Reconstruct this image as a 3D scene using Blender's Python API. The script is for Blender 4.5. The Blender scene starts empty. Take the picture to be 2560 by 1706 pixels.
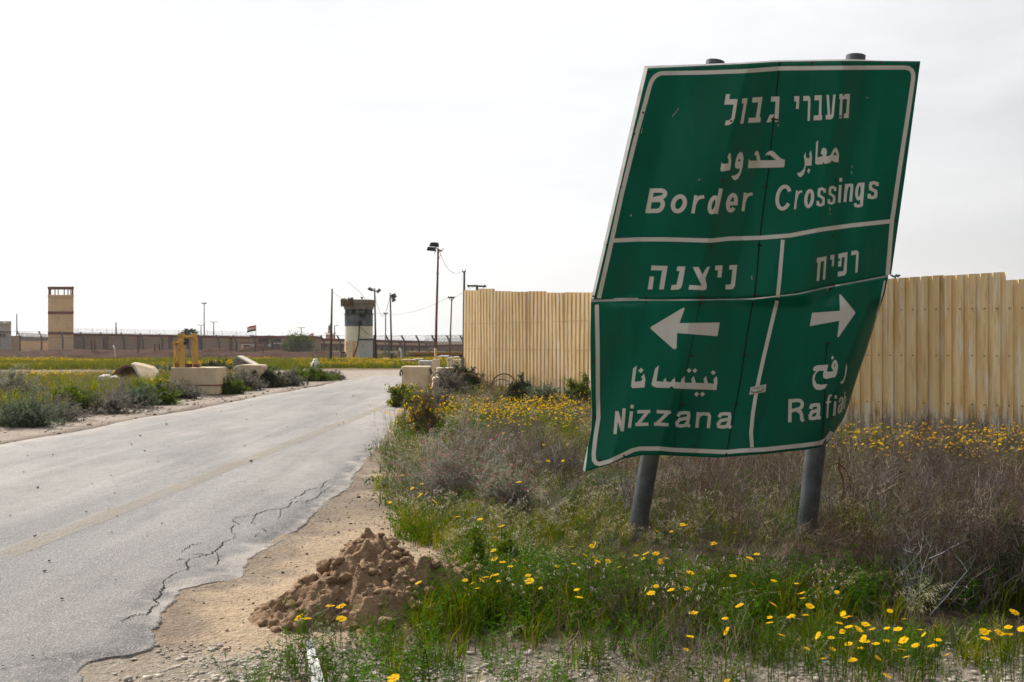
import bpy, bmesh, math, random
import numpy as np
from mathutils import Vector
from mathutils.geometry import tessellate_polygon
R = math.radians
F, CX, CY, EYE = 2490.0, 1280.0, 853.0, 1.6      # lens of a 35 mm camera, eye 1.6 m above the road
scene = bpy.context.scene
col = scene.collection

# ---------------------------------------------------------------- camera
cam_d = bpy.data.cameras.new('camera'); cam = bpy.data.objects.new('camera', cam_d); col.objects.link(cam)
cam_d.sensor_width = 36.0; cam_d.lens = 36.0 * F / 2560.0
cam_d.clip_start = 0.1; cam_d.clip_end = 3000
cam_d.dof.use_dof = True; cam_d.dof.focus_distance = 8.2; cam_d.dof.aperture_fstop = 5.0
cam.location = (0, 0, EYE); cam.rotation_euler = (R(90), 0, 0)
scene.camera = cam
# ---------------------------------------------------------------- world, sun, exposure
SUN_AZ, SUN_EL = R(42), R(44)                    # az: degrees left of straight ahead
SUNV = (-math.sin(SUN_AZ)*math.cos(SUN_EL), math.cos(SUN_AZ)*math.cos(SUN_EL), math.sin(SUN_EL))
world = bpy.data.worlds.new('World'); scene.world = world; world.use_nodes = True
nt = world.node_tree; nt.nodes.clear()
N = nt.nodes.new; L = nt.links.new
out = N('ShaderNodeOutputWorld'); bg = N('ShaderNodeBackground'); bg.inputs[1].default_value = 0.1
sky = N('ShaderNodeTexSky'); sky.sky_type = 'NISHITA'; sky.sun_disc = False
sky.sun_elevation = SUN_EL; sky.sun_rotation = -SUN_AZ
sky.air_density = 1.0; sky.dust_density = 2.5
tc = N('ShaderNodeTexCoord')
dot = N('ShaderNodeVectorMath'); dot.operation = 'DOT_PRODUCT'; dot.inputs[1].default_value = SUNV
L(tc.outputs['Generated'], dot.inputs[0])
mr = N('ShaderNodeMapRange'); mr.inputs[1].default_value = -0.35; mr.inputs[2].default_value = 0.60
mr.inputs[3].default_value = 1.1; mr.inputs[4].default_value = 8.0
L(dot.outputs['Value'], mr.inputs[0])
mp = N('ShaderNodeMapping'); mp.inputs['Scale'].default_value = (1.6, 1.6, 6.5); mp.inputs['Rotation'].default_value = (0, R(6), 0)
L(tc.outputs['Generated'], mp.inputs[0])
nz = N('ShaderNodeTexNoise'); nz.inputs['Scale'].default_value = 2.2; nz.inputs['Detail'].default_value = 7; nz.inputs['Roughness'].default_value = 0.55
nz.inputs['Distortion'].default_value = 0.4
L(mp.outputs[0], nz.inputs['Vector'])
cr = N('ShaderNodeMapRange'); cr.inputs[1].default_value = 0.34; cr.inputs[2].default_value = 0.66
cr.inputs[3].default_value = 0.84; cr.inputs[4].default_value = 0.99
L(nz.outputs['Fac'], cr.inputs[0])
veil = N('ShaderNodeMix'); veil.data_type = 'RGBA'; veil.blend_type = 'MULTIPLY'; veil.inputs[0].default_value = 1
veil.inputs[6].default_value = (0.975, 0.985, 1.0, 1)
cv = N('ShaderNodeMapRange'); cv.inputs[1].default_value = .3; cv.inputs[2].default_value = .7; cv.inputs[3].default_value = .95; cv.inputs[4].default_value = 1.06
L(nz.outputs['Fac'], cv.inputs[0]); vm = N('ShaderNodeMath'); vm.operation = 'MULTIPLY'; L(mr.outputs[0], vm.inputs[0]); L(cv.outputs[0], vm.inputs[1]); L(vm.outputs[0], veil.inputs[7])
mx = N('ShaderNodeMix'); mx.data_type = 'RGBA'
L(cr.outputs[0], mx.inputs[0]); L(sky.outputs[0], mx.inputs[6]); L(veil.outputs[2], mx.inputs[7])
L(mx.outputs[2], bg.inputs[0]); L(bg.outputs[0], out.inputs[0])

sd = bpy.data.lights.new('sun', 'SUN'); sd.energy = 5.0; sd.angle = R(1.2); sd.color = (1.0, 0.955, 0.88)
so = bpy.data.objects.new('sun', sd); col.objects.link(so)
so.rotation_euler = Vector((-SUNV[0], -SUNV[1], -SUNV[2])).to_track_quat('-Z', 'Y').to_euler()
vs = scene.view_settings
scene.display_settings.display_device = 'sRGB'
vs.view_transform = 'Standard'; vs.look = 'None'; vs.gamma = 1; vs.exposure = 0.36; vs.use_curve_mapping = False
try:
    scene.cycles.max_bounces = 6; scene.cycles.transparent_max_bounces = 12; scene.cycles.use_denoising = True
except Exception: pass

# ---------------------------------------------------------------- numeric helpers
rng = np.random.default_rng(7); random.seed(7)
def at(px, py, Y): return Vector(((px-CX)/F*Y, Y, EYE + (CY-py)/F*Y))
def grd(px, py, z=0.0):
    Y = (EYE-z)*F/(py-CY); return ((px-CX)/F*Y, Y)
def sst(a, b, x):
    t = np.clip((np.asarray(x, float)-a)/(b-a), 0, 1); return t*t*(3-2*t)
def vnoise(x, y, seed=0):
    x = np.asarray(x, float); y = np.asarray(y, float)
    xi = np.floor(x).astype(np.int64); yi = np.floor(y).astype(np.int64)
    fx = x-xi; fy = y-yi; fx = fx*fx*(3-2*fx); fy = fy*fy*(3-2*fy)
    def h(a, b):
        n = (a*374761393 + b*668265263 + seed*974711) & 0x7fffffff
        n = ((n ^ (n >> 13))*1274126177) & 0x7fffffff
        return ((n ^ (n >> 16)) & 0xffff)/65535.0
    return (h(xi, yi)*(1-fx)+h(xi+1, yi)*fx)*(1-fy) + (h(xi, yi+1)*(1-fx)+h(xi+1, yi+1)*fx)*fy
def fbm(x, y, o=4, seed=0):
    s = 0; a = 0.5
    for k in range(o):
        s = s + a*(vnoise(x*2**k, y*2**k, seed+k)-0.5); a *= 0.5
    return s
# right edge of the asphalt, world (Y, X), traced on the ground plane
EDGE_PX = [(222,1706),(215,1662),(255,1646),(330,1640),(388,1622),(398,1572),(428,1520),(462,1474),(556,1456),(611,1447),(616,1408),(652,1384),(692,1361),(728,1336),(764,1312),(809,1271),(836,1246),(881,1213),(895,1181),(920,1154)]
_e = sorted([(3984/(y-CY), (x-CX)/F*3984/(y-CY)) for x, y in EDGE_PX])
_e = [(1.0,-2.2),(4.0,-2.05)] + _e + [(16.5,-2.0),(21,-2.3),(28,-3.0),(36,-3.6),(46,-3.0),(80,-3.0)]
EY = np.array([a for a, b in _e]); EX = np.array([b for a, b in _e])
def edge_r(y): return np.interp(y, EY, EX)
def edge_l(y): return -8.65 + 0.043*np.asarray(y, float)
VY = np.array([0, 5, 10, 17, 22, 27, 30.3, 36, 45, 60, 1000]); VZ = np.array([0, 0, -.04, -.10, -.02, .10, .22, .22, .08, 0, 0])
def gz(x, y):
    x = np.asarray(x, float); y = np.asarray(y, float)
    er = edge_r(y); el = edge_l(y)
    v = np.interp(y, VY, VZ)*sst(0.3, 2.8, x-er)
    sh = -0.055*sst(-0.1, 0.15, x-er)*(1-sst(14, 19, y))*(1-0.75*sst(0.9, 2.0, x-er))*.34
    bank = 0.22*sst(1.0, 3.2, el-x)*(1-sst(33, 40, y))
    on_road = sst(-0.05, -0.25, x-er)*sst(-0.05, -0.3, el-x)*(1-sst(40, 48, y))
    n = 0.10*fbm(x*0.35, y*0.35, 3, 3) + 0.03*fbm(x*2.2, y*2.2, 3, 9)
    n = n*(1-on_road)*(0.4+0.6*sst(0.4, 2.0, np.maximum(x-er, el-x)))
    return v + sh + bank + n - 0.03*on_road
def gz1(x, y): return float(gz(x, y))

# ---------------------------------------------------------------- objects
def tag(o, label=None, cat=None, group=None, kind=None):
    if label: o['label'] = label
    if cat: o['category'] = cat
    if group: o['group'] = group
    if kind: o['kind'] = kind
    return o
def empty(name, loc, label=None, cat=None, group=None):
    o = bpy.data.objects.new(name, None); col.objects.link(o); o.location = loc; o.empty_display_size = 0.1
    return tag(o, label, cat, group)
def wloc(o):
    v = Vector((0, 0, 0))
    while o is not None: v += o.location; o = o.parent
    return v
class MB:
    def __init__(s): s.v = []; s.f = []; s.m = []; s.cur = 0
    def add(s, vs_, fs):
        b = len(s.v); s.v.extend([tuple(p) for p in vs_]); s.f.extend([tuple(b+i for i in f) for f in fs]); s.m.extend([s.cur]*len(fs)); return s
    def box(s, c, d, rz=0, taper=1.0, rx=0, ry=0):
        hx, hy, hz = d[0]/2, d[1]/2, d[2]/2; pts = []
        from mathutils import Euler
        e = Euler((rx, ry, rz)).to_matrix()
        for z in (-1, 1):
            k = taper if z > 0 else 1
            for x, y in ((-1,-1),(1,-1),(1,1),(-1,1)):
                pts.append(Vector(c) + e @ Vector((x*hx*k, y*hy*k, z*hz)))
        return s.add(pts, [(0,3,2,1),(4,5,6,7),(0,1,5,4),(1,2,6,5),(2,3,7,6),(3,0,4,7)])
    def bar(s, a, b, w, h=None):
        h = h or w; a = Vector(a); b = Vector(b); d = (b-a).normalized()
        u = d.cross(Vector((0,0,1)));
        if u.length < .35: u = Vector((1,0,0)); u = u-d*u.dot(d)
        u.normalize(); n = u.cross(d); u *= w/2; n *= h/2
        return s.add([a-u-n,a+u-n,a+u+n,a-u+n,b-u-n,b+u-n,b+u+n,b-u+n],[(0,3,2,1),(4,5,6,7),(0,1,5,4),(1,2,6,5),(2,3,7,6),(3,0,4,7)])
    def tube(s, pts, r, n=10, cap=True):
        pts = [Vector(p) for p in pts]; rs = r if isinstance(r, (list, tuple)) else [r]*len(pts)
        ring = []; up = None; V = []; Fc = []
        for i, p in enumerate(pts):
            d = (pts[min(i+1, len(pts)-1)] - pts[max(i-1, 0)]).normalized()
            if up is None:
                up = d.orthogonal().normalized()
            up = (up - d*up.dot(d)).normalized(); w = d.cross(up)
            for k in range(n):
                a = 2*math.pi*k/n; V.append(p + (up*math.cos(a) + w*math.sin(a))*rs[i])
        for i in range(len(pts)-1):
            for k in range(n):
                Fc.append((i*n+k, i*n+(k+1)%n, (i+1)*n+(k+1)%n, (i+1)*n+k))
        if cap: Fc.append(tuple(range(n-1, -1, -1))); Fc.append(tuple(range((len(pts)-1)*n, len(pts)*n)))
        return s.add(V, Fc)
    def lathe(s, c, prof, n=24, a0=0, a1=2*math.pi, capt=True, capb=False):
        full = abs(a1-a0-2*math.pi) < 1e-6; m = n if full else n+1; V = []; Fc = []
        for r_, z in prof:
            for k in range(m):
                a = a0+(a1-a0)*k/n; V.append((c[0]+r_*math.cos(a), c[1]+r_*math.sin(a), c[2]+z))
        for i in range(len(prof)-1):
            for k in range(n):
                k2 = (k+1) % m; Fc.append((i*m+k, i*m+k2, (i+1)*m+k2, (i+1)*m+k))
        if capt and full: Fc.append(tuple(range((len(prof)-1)*m, len(prof)*m)))
        if capb and full: Fc.append(tuple(range(m-1, -1, -1)))
        return s.add(V, Fc)
    def prism(s, poly, d):               # poly: 3-D outline, d: extrusion vector
        n = len(poly); d = Vector(d); P = [Vector(p) for p in poly]
        V = P + [p+d for p in P]; Fc = [tuple(range(n)), tuple(range(2*n-1, n-1, -1))]
        Fc += [(i, n+i, n+(i+1) % n, (i+1) % n) for i in range(n)]
        return s.add(V, Fc)
    def build(s, name, mat, parent=None, smooth=False, bevel=0, loc=None, fix=True):
        me = bpy.data.meshes.new(name); o = bpy.data.objects.new(name, me); col.objects.link(o)
        if parent is not None: off = wloc(parent); o.parent = parent
        else: off = Vector(loc) if loc is not None else Vector((0,0,0)); o.location = off
        me.from_pydata([tuple(Vector(p)-off) for p in s.v], [], s.f)
        for m in (mat if isinstance(mat, (list, tuple)) else [mat]): me.materials.append(m)
        me.polygons.foreach_set('material_index', s.m)
        if fix:
            bm = bmesh.new(); bm.from_mesh(me); bmesh.ops.recalc_face_normals(bm, faces=bm.faces); bm.to_mesh(me); bm.free()
        if smooth: me.polygons.foreach_set('use_smooth', [True]*len(me.polygons))
        me.update()
        if smooth == 'auto':
            try: me.set_sharp_from_angle(angle=R(38))
            except Exception: pass
        if bevel:
            b = o.modifiers.new('bevel', 'BEVEL'); b.width = bevel; b.segments = 2; b.limit_method = 'ANGLE'
        return o
def npmesh(name, V, Q, mat, C=None, parent=None, smooth=False, loc=None):
    me = bpy.data.meshes.new(name); nv = len(V); nf = len(Q)
    off = np.array(wloc(parent)) if parent is not None else (np.array(loc) if loc is not None else np.zeros(3))
    me.vertices.add(nv); me.vertices.foreach_set('co', np.ascontiguousarray(V-off, dtype=np.float32).ravel())
    k = Q.shape[1]; me.loops.add(nf*k); me.loops.foreach_set('vertex_index', np.ascontiguousarray(Q, dtype=np.int32).ravel())
    me.polygons.add(nf); me.polygons.foreach_set('loop_start', np.arange(0, nf*k, k, dtype=np.int32))
    if C is not None:
        a = me.color_attributes.new('Col', 'FLOAT_COLOR', 'POINT')
        a.data.foreach_set('color', np.ascontiguousarray(np.concatenate([C, np.ones((nv, 1))], 1), dtype=np.float32).ravel())
    me.update(calc_edges=True); me.validate()
    if smooth: me.polygons.foreach_set('use_smooth', np.ones(nf, dtype=bool))
    me.materials.append(mat)
    o = bpy.data.objects.new(name, me); col.objects.link(o)
    if parent is not None: o.parent = parent
    else: o.location = off
    return o

# ---------------------------------------------------------------- materials
def new_mat(name):
    m = bpy.data.materials.new(name); m.use_nodes = True
    t = m.node_tree; return m, t, t.nodes['Principled BSDF'], t.nodes['Material Output']
def mixc(t, fac, a, b, mode='MIX'):
    n = t.nodes.new('ShaderNodeMix'); n.data_type = 'RGBA'; n.blend_type = mode
    for i, v in ((0, fac), (6, a), (7, b)):
        if isinstance(v, (int, float)): n.inputs[i].default_value = v
        elif isinstance(v, tuple): n.inputs[i].default_value = (*v[:3], 1)
        else: t.links.new(v, n.inputs[i])
    return n.outputs[2]
def noise(t, scale, detail=4, rough=0.55, vec=None, stretch=None, dist=0):
    n = t.nodes.new('ShaderNodeTexNoise'); n.inputs['Scale'].default_value = scale; n.inputs['Detail'].default_value = detail
    n.inputs['Roughness'].default_value = rough; n.inputs['Distortion'].default_value = dist
    if vec is None:
        g = t.nodes.new('ShaderNodeNewGeometry'); vec = g.outputs['Position']
    if stretch:
        m = t.nodes.new('ShaderNodeMapping'); m.inputs['Scale'].default_value = stretch; t.links.new(vec, m.inputs[0]); vec = m.outputs[0]
    t.links.new(vec, n.inputs['Vector']); return n.outputs['Fac']
def ramp(t, x, a, b, lo=0.0, hi=1.0):
    n = t.nodes.new('ShaderNodeMapRange'); n.inputs[1].default_value = a; n.inputs[2].default_value = b; n.inputs[3].default_value = lo; n.inputs[4].default_value = hi
    t.links.new(x, n.inputs[0]); return n.outputs[0]
def mth(t, op, a, b=0.0):
    n = t.nodes.new('ShaderNodeMath'); n.operation = op
    for i, v in enumerate((a, b)):
        if isinstance(v, (int, float)): n.inputs[i].default_value = v
        else: t.links.new(v, n.inputs[i])
    return n.outputs[0]
def bump(t, b, h, strength=0.4, dist=0.02):
    n = t.nodes.new('ShaderNodeBump'); n.inputs['Strength'].default_value = strength; n.inputs['Distance'].default_value = dist
    t.links.new(h, n.inputs['Height']); t.links.new(n.outputs[0], b.inputs['Normal']); return n
def surf(name, c1, c2=None, rough=0.8, scale=3.0, stain=None, stain_amt=0.5, bmp=0.25, bscale=30, metal=0.0, stretch=None, bd=0.01):
    m, t, b, o = new_mat(name)
    c2 = c2 or tuple(x*0.75 for x in c1)
    base = mixc(t, ramp(t, noise(t, scale, 6, 0.6, stretch=stretch), 0.35, 0.65), c1, c2)
    if stain:
        base = mixc(t, ramp(t, noise(t, scale*2.3, 5, 0.65, stretch=stretch), 0.52, 0.72, 0, stain_amt), base, stain)
    t.links.new(base, b.inputs['Base Color']); b.inputs['Roughness'].default_value = rough; b.inputs['Metallic'].default_value = metal
    if rough > .7: b.inputs['Specular IOR Level'].default_value = .12
    if bmp: bump(t, b, noise(t, bscale, 4, 0.6), bmp, bd)
    return m
def leafmat(name, trans=0.35, rough=0.6, spec=.12, sat=1.0, val=1.0):
    m, t, b, o = new_mat(name)
    a = t.nodes.new('ShaderNodeAttribute'); a.attribute_name = 'Col'
    hs = t.nodes.new('ShaderNodeHueSaturation'); hs.inputs['Saturation'].default_value = sat; hs.inputs['Value'].default_value = val; t.links.new(a.outputs['Color'], hs.inputs['Color']); a = hs
    t.links.new(a.outputs['Color'], b.inputs['Base Color']); b.inputs['Roughness'].default_value = rough
    b.inputs['Specular IOR Level'].default_value = spec
    tr = t.nodes.new('ShaderNodeBsdfTranslucent'); t.links.new(a.outputs['Color'], tr.inputs['Color'])
    ms = t.nodes.new('ShaderNodeMixShader'); ms.inputs[0].default_value = trans
    t.links.new(b.outputs[0], ms.inputs[1]); t.links.new(tr.outputs[0], ms.inputs[2]); t.links.new(ms.outputs[0], o.inputs['Surface'])
    return m
M = {}
M['leaf'] = leafmat('leaf', 0.48, sat=1.35, val=.80); M['dry'] = leafmat('dry_stalk', 0.30, 0.8, .1, 1.0, .97); M['petal'] = leafmat('petal', 0.45, 0.7, .06)
M['concrete'] = surf('beige_concrete', (.66,.54,.385), (.56,.455,.32), .9, 1.6, (.30,.23,.16), .5, .35, 40)
M['concrete_grey'] = surf('grey_concrete', (.30,.285,.265), (.20,.19,.175), .9, 1.5, (.10,.09,.08), .7, .35, 40)
M['concrete_white'] = surf('pale_concrete', (.62,.58,.50), (.50,.45,.38), .9, 2.5, (.25,.2,.15), .4, .3, 40)
M['dirtcol'] = surf('bank_earth', (.050,.016,.006), (.034,.011,.004), .95, .8, (.08,.034,.016), .6, .8, 3, bd=.2)
M['tan'] = surf('tan_render', (.84,.61,.38), (.79,.57,.35), .9, .6, (.36,.25,.15), .4, .15, 20)
M['tan_dull'] = surf('dull_tan_render', (.40,.29,.205), (.34,.245,.17), .9, .5, (.2,.14,.1), .5, .15, 20)
M['maroon'] = surf('maroon_paint', (.20,.07,.06), (.165,.058,.05), .8, .6, (.08,.03,.03), .4, .1, 20)
M['pinkwall'] = surf('pink_render', (.55,.36,.27), (.5,.33,.25), .9, .6)
M['steel'] = surf('galvanised_steel', (.115,.13,.135), (.07,.08,.085), .45, 9, (.05,.052,.052), .5, .1, 60, .45)
M['dark'] = surf('dark_metal', (.035,.038,.045), (.025,.026,.03), .6, 4, bmp=0.05)
M['darkgrey'] = surf('dark_grey_metal', (.10,.105,.115), (.07,.07,.08), .55, 4, bmp=0.05)
M['rustpole'] = surf('rusty_pole', (.19,.085,.045), (.11,.06,.04), .8, 1.2, (.32,.2,.1), .4, .1, 40)
M['yellowpole'] = surf('sand_yellow_pole', (.48,.32,.13), (.40,.25,.09), .7, 1.5, (.2,.1,.04), .4, .1, 40)
M['woodpole'] = surf('grey_green_wood', (.085,.085,.06), (.06,.055,.04), .9, 2, stretch=(8,8,.6))
M['brownpole'] = surf('brown_wood', (.095,.06,.042), (.065,.042,.03), .9, 2, stretch=(8,8,.6))
M['greenpole'] = surf('green_painted_pole', (.04,.085,.06), (.05,.06,.045), .7, 2)
M['mustard'] = surf('mustard_steel', (.78,.49,.12), (.62,.36,.09), .6, 2.2, (.14,.065,.03), .7, .2, 30)
M['rustorange'] = surf('orange_rusted_steel', (.42,.19,.03), (.34,.14,.025), .7, 1.5, (.16,.07,.03), .5)
M['rustbrown'] = surf('brown_rusted_sheet', (.16,.075,.03), (.12,.055,.025), .8, 1.5, (.24,.12,.05), .5)
M['whitepaint'] = surf('white_paint', (.75,.75,.73), (.65,.65,.62), .5, 3, (.45,.42,.36), .3, .05)
M['vanwhite'] = surf('van_white', (.62,.65,.72), (.58,.61,.67), .35, 2, bmp=0)
M['window'] = surf('dark_window', (.03,.035,.04), (.02,.022,.026), .15, 3, bmp=0)
M['greydull'] = surf('dull_grey_render', (.56,.54,.55), (.47,.46,.47), .9, 1.0)
M['greenpaint'] = surf('green_dome_paint', (.06,.20,.12), (.05,.16,.10), .6, 2)
M['wire'] = surf('black_wire', (.05,.05,.055), rough=.6, bmp=0)
M['razor'] = surf('razor_wire_steel', (.33,.34,.36), rough=.45, bmp=0, metal=.5)
M['bluegrey'] = surf('blue_grey_paint', (.17,.19,.225), (.09,.10,.125), .85, 1.4, (.28,.30,.34), .7)
M['cream'] = surf('cream_paint', (.84,.80,.69), (.76,.71,.58), .85, 1.4, (.40,.34,.24), .5)
M['paleblock'] = surf('pale_grey_paint', (.64,.65,.64), (.56,.57,.57), .85, 1.4, (.34,.33,.32), .5)
M['soot'] = surf('soot', (.03,.03,.035), rough=.95, bmp=0)
M['netting'] = surf('brown_camouflage_net', (.15,.095,.05), (.09,.06,.035), .95, 5, bmp=.6, bscale=15, bd=.05)
# ================================================================ GROUND
def axis(parts):
    a = []
    for lo, hi, st in parts: a += list(np.arange(lo, hi-1e-6, st))
    return np.array(a + [parts[-1][1]])
gx = np.concatenate([-np.geomspace(12, 900, 34)[::-1], axis([(-11.8,-4,.3),(-4,1.5,.05),(1.5,9,.16),(9,14,.4)]), np.geomspace(14.6, 900, 30)])
gy = np.concatenate([axis([(-30,0,3),(0,3.6,.4),(3.6,9,.05),(9,16,.10),(16,34,.3),(34,80,.8)]), np.geomspace(81, 1500, 34)])
GX, GY = np.meshgrid(gx, gy); Xf = GX.ravel(); Yf = GY.ravel()
rel = Xf - edge_r(Yf)
ZS = gz(Xf, Yf)
near = sst(3.0, 4.0, Yf)*(1-sst(10, 18, Yf))*sst(-4, -3, Xf)*(1-sst(2, 4, Xf))
offr = sst(-.05, .12, rel)
ZS = ZS + near*offr*(0.022*fbm(Xf*7, Yf*7, 4, 31) + 0.010*fbm(Xf*25, Yf*25, 2, 41))
SAND = np.array([.455,.355,.25]); SOIL = np.array([.085,.062,.042]); YARD = np.array([.37,.32,.275]); FIELD = np.array([.17,.12,.06]); GRAV = np.array([.36,.32,.265]); DARKSOIL = np.array([.20,.165,.13])
C = np.tile(SOIL, (len(Xf), 1))
def blend(Cc, colr, m): return Cc*(1-m[:, None]) + np.asarray(colr)*m[:, None]
C = blend(C, FIELD, sst(40, 60, Yf))
er_n = 1.05 + 0.55*fbm(Xf*.7, Yf*.7, 3, 51) - .5*sst(8.5, 10.5, Yf)*(1-sst(15, 18, Yf))
sh = sst(-.6, -.1, rel)*(1-sst(er_n, er_n+.5, rel))*(1-sst(34, 40, Yf))
C = blend(C, SAND, sh)
C = blend(C, DARKSOIL, sh*sst(8, 10, Yf)*(1-sst(15, 19, Yf))*sst(-.05, .35, fbm(Xf*2, Yf*2, 3, 61)+.2)*.8)
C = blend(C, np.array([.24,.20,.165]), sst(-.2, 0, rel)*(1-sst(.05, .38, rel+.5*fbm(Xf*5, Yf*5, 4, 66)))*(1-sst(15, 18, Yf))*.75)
C = blend(C, GRAV, sst(3.5, 4.6, 6.3-Yf+.6*fbm(Xf*1.2, Yf*1.2, 3, 71)-.25*np.abs(Xf+.2))*(1-sst(1.2, 2.6, Xf))*sst(-2.4,-1.9,Xf)*0)
bot = (1-sst(5.0, 5.5, Yf+.7*fbm(Xf*1.1, Yf*1.1, 3, 72)))*sst(-2.3, -2.0, Xf)
C = blend(C, GRAV*.95, bot*.9)
C = blend(C, np.array([.035,.025,.017]), np.exp(-(((Xf-2.75)/.9)**2+((Yf-5.65)/.38)**2))*.95)  # dark soil patch, with the road sign's shadow painted into its colour
lsh = sst(-.3, .3, edge_l(Yf)-Xf)*(1-sst(1.5, 2.3, edge_l(Yf)-Xf+.5*fbm(Xf*.5, Yf*.5, 3, 81)))*(1-sst(36, 42, Yf))
C = blend(C, YARD*1.02, lsh)
yard = sst(37, 43, Yf+3*fbm(Xf*.2, Yf*.2, 3, 91))*(1-sst(53, 57, Yf+3*fbm(Xf*.15, Yf*.15, 3, 92)))*sst(-16, -11.5, Xf-.2*(Yf-45))*(1-sst(2, 6, Xf))
C = blend(C, YARD, yard)
track = sst(44, 46, Yf+2*fbm(Xf*.1, Yf*.1, 2, 93))*(1-sst(53, 55, Yf+2*fbm(Xf*.1, Yf*.1, 2, 94)))*(1-sst(-15, -12, Xf))
C = blend(C, YARD*1.05, track)
ii = np.arange(len(gy)-1)[:, None]*len(gx) + np.arange(len(gx)-1)[None, :]
Q = np.stack([ii, ii+1, ii+1+len(gx), ii+len(gx)], -1).reshape(-1, 4)
m, t, b, o = new_mat('dry_ground')
a = t.nodes.new('ShaderNodeAttribute'); a.attribute_name = 'Col'
n1 = noise(t, 1.7, 8, .62); n2 = noise(t, 24, 6, .7); n3 = noise(t, 120, 3, .6)
v = mixc(t, 1.0, a.outputs['Color'], mixc(t, ramp(t, n1, .3, .7), (.78,.76,.74), (1.14,1.12,1.10)), 'MULTIPLY')
v = mixc(t, 1.0, v, mixc(t, ramp(t, n2, .3, .7), (.70,.68,.66), (1.2,1.2,1.2)), 'MULTIPLY')
vo = t.nodes.new('ShaderNodeTexVoronoi'); vo.inputs['Scale'].default_value = 38; vo.feature = 'F1'
g = t.nodes.new('ShaderNodeNewGeometry'); t.links.new(g.outputs['Position'], vo.inputs['Vector'])
v = mixc(t, 1.0, v, mixc(t, ramp(t, n3, .35, .65), (.82,.82,.82), (1.12,1.12,1.12)), 'MULTIPLY')
t.links.new(v, b.inputs['Base Color']); b.inputs['Roughness'].default_value = .95; b.inputs['Specular IOR Level'].default_value = .1
hh = mth(t, 'ADD', mth(t, 'MULTIPLY', n2, 1.2), mth(t, 'ADD', mth(t, 'MULTIPLY', n3, .35), mth(t, 'MULTIPLY', vo.outputs['Distance'], -.5)))
bump(t, b, hh, .9, .03)
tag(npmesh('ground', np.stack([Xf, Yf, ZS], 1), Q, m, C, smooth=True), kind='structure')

# ================================================================ ROAD
ry = axis([(1.0,3.6,.2),(3.6,17,.035),(17,30,.15),(30,46,.4)])
rs = np.concatenate([np.linspace(0, .5, 24)[:-1], np.linspace(.5, .90, 24)[:-1], np.linspace(.90, 1, 34)])
RY, RS = np.meshgrid(ry, rs, indexing='ij')
rag = (0.10*fbm(RY*1.3, RY*0+3.3, 3, 101) + 0.07*fbm(RY*6, RY*0+1.3, 3, 103) + .05*fbm(RY*24, RY*0+7, 3, 104))*(1-.0*RY)
rl = edge_l(RY)+.5*fbm(RY*.5, RY*0, 4, 107); rr = edge_r(RY)+rag
RX = rl + (rr-rl)*RS
dist_r = rr-RX; dist_l = RX-rl
RZ = 0.010 + 0.012*(1-sst(15, 20, RY))*sst(0, .3, dist_l) - .03*(1-sst(0, .35, dist_l)) - .032*sst(15, 20, RY)*(1-sst(0, .6, dist_r))
RZ = RZ - (1-sst(0.0, .26, dist_r+.20*fbm(RX*5, RY*5, 4, 141)))*.022 + .012*fbm(RX*1.1, RY*1.1, 3, 111) + .010*(1-sst(.1,.8,dist_r))*fbm(RX*6, RY*6, 3, 113)
RZ[:, -1] = -0.10
crk = np.zeros_like(RX)
nb = fbm(RX*.8, RY*.35, 4, 121)
dust = np.clip((1-sst(.1, 1.2, dist_l+1.0*nb))*.95 + .5*sst(0, .35, nb+.1), 0, 1)
dust = np.maximum(dust, sst(14, 20, RY)*(1-sst(.2, 1.7, dist_r+1.2*nb)))
dust = np.maximum(dust*np.clip(.35+.65*sst(7, 15, RY), 0, 1), (1-sst(.0, .22, dist_r+.62*fbm(RX*4, RY*4, 5, 143)))*.97*(.35+.65*sst(5.2, 6.2, RY)))
dust = np.maximum(dust, sst(28, 42, RY+9*nb)*.8)
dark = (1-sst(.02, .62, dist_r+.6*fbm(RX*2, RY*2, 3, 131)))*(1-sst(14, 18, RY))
dark = np.maximum(dark, .66*(1-sst(4.2, 12, RY + .35*RX + 2.0)))
crk = (1-sst(.25, 1.0, dist_r+.5*fbm(RX, RY, 2, 151)))*(1-sst(10, 13, RY))
CC = np.stack([dust.ravel(), dark.ravel(), crk.ravel()], 1)
nyr, nsr = RX.shape
ii = np.arange(nyr-1)[:, None]*nsr + np.arange(nsr-1)[None, :]
Q = np.stack([ii, ii+1, ii+1+nsr, ii+nsr], -1).reshape(-1, 4)
m, t, b, o = new_mat('worn_asphalt')
a = t.nodes.new('ShaderNodeAttribute'); a.attribute_name = 'Col'
sp = t.nodes.new('ShaderNodeSeparateColor'); t.links.new(a.outputs['Color'], sp.inputs[0])
g = t.nodes.new('ShaderNodeNewGeometry'); P = g.outputs['Position']
fine = noise(t, 110, 3, .7, P); med = noise(t, 9, 6, .65, P); big = noise(t, .9, 5, .6, P, stretch=(1.6,.45,1))
vo = t.nodes.new('ShaderNodeTexVoronoi'); vo.inputs['Scale'].default_value = 85; t.links.new(P, vo.inputs['Vector'])
base = mixc(t, ramp(t, big, .35, .65), (.158,.154,.152), (.232,.225,.220))
base = mixc(t, 1, base, mixc(t, ramp(t, med, .3, .7), (.80,.80,.80), (1.16,1.15,1.14)), 'MULTIPLY')
base = mixc(t, 1, base, mixc(t, ramp(t, noise(t, 1.5, 4, .6, P, stretch=(2.2,.10,1)), .35, .65), (.84,.83,.83), (1.12,1.12,1.12)), 'MULTIPLY')
base = mixc(t, mth(t, 'MULTIPLY', sp.outputs[1], ramp(t, med, .30, .55)), base, (.085,.082,.082))
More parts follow.
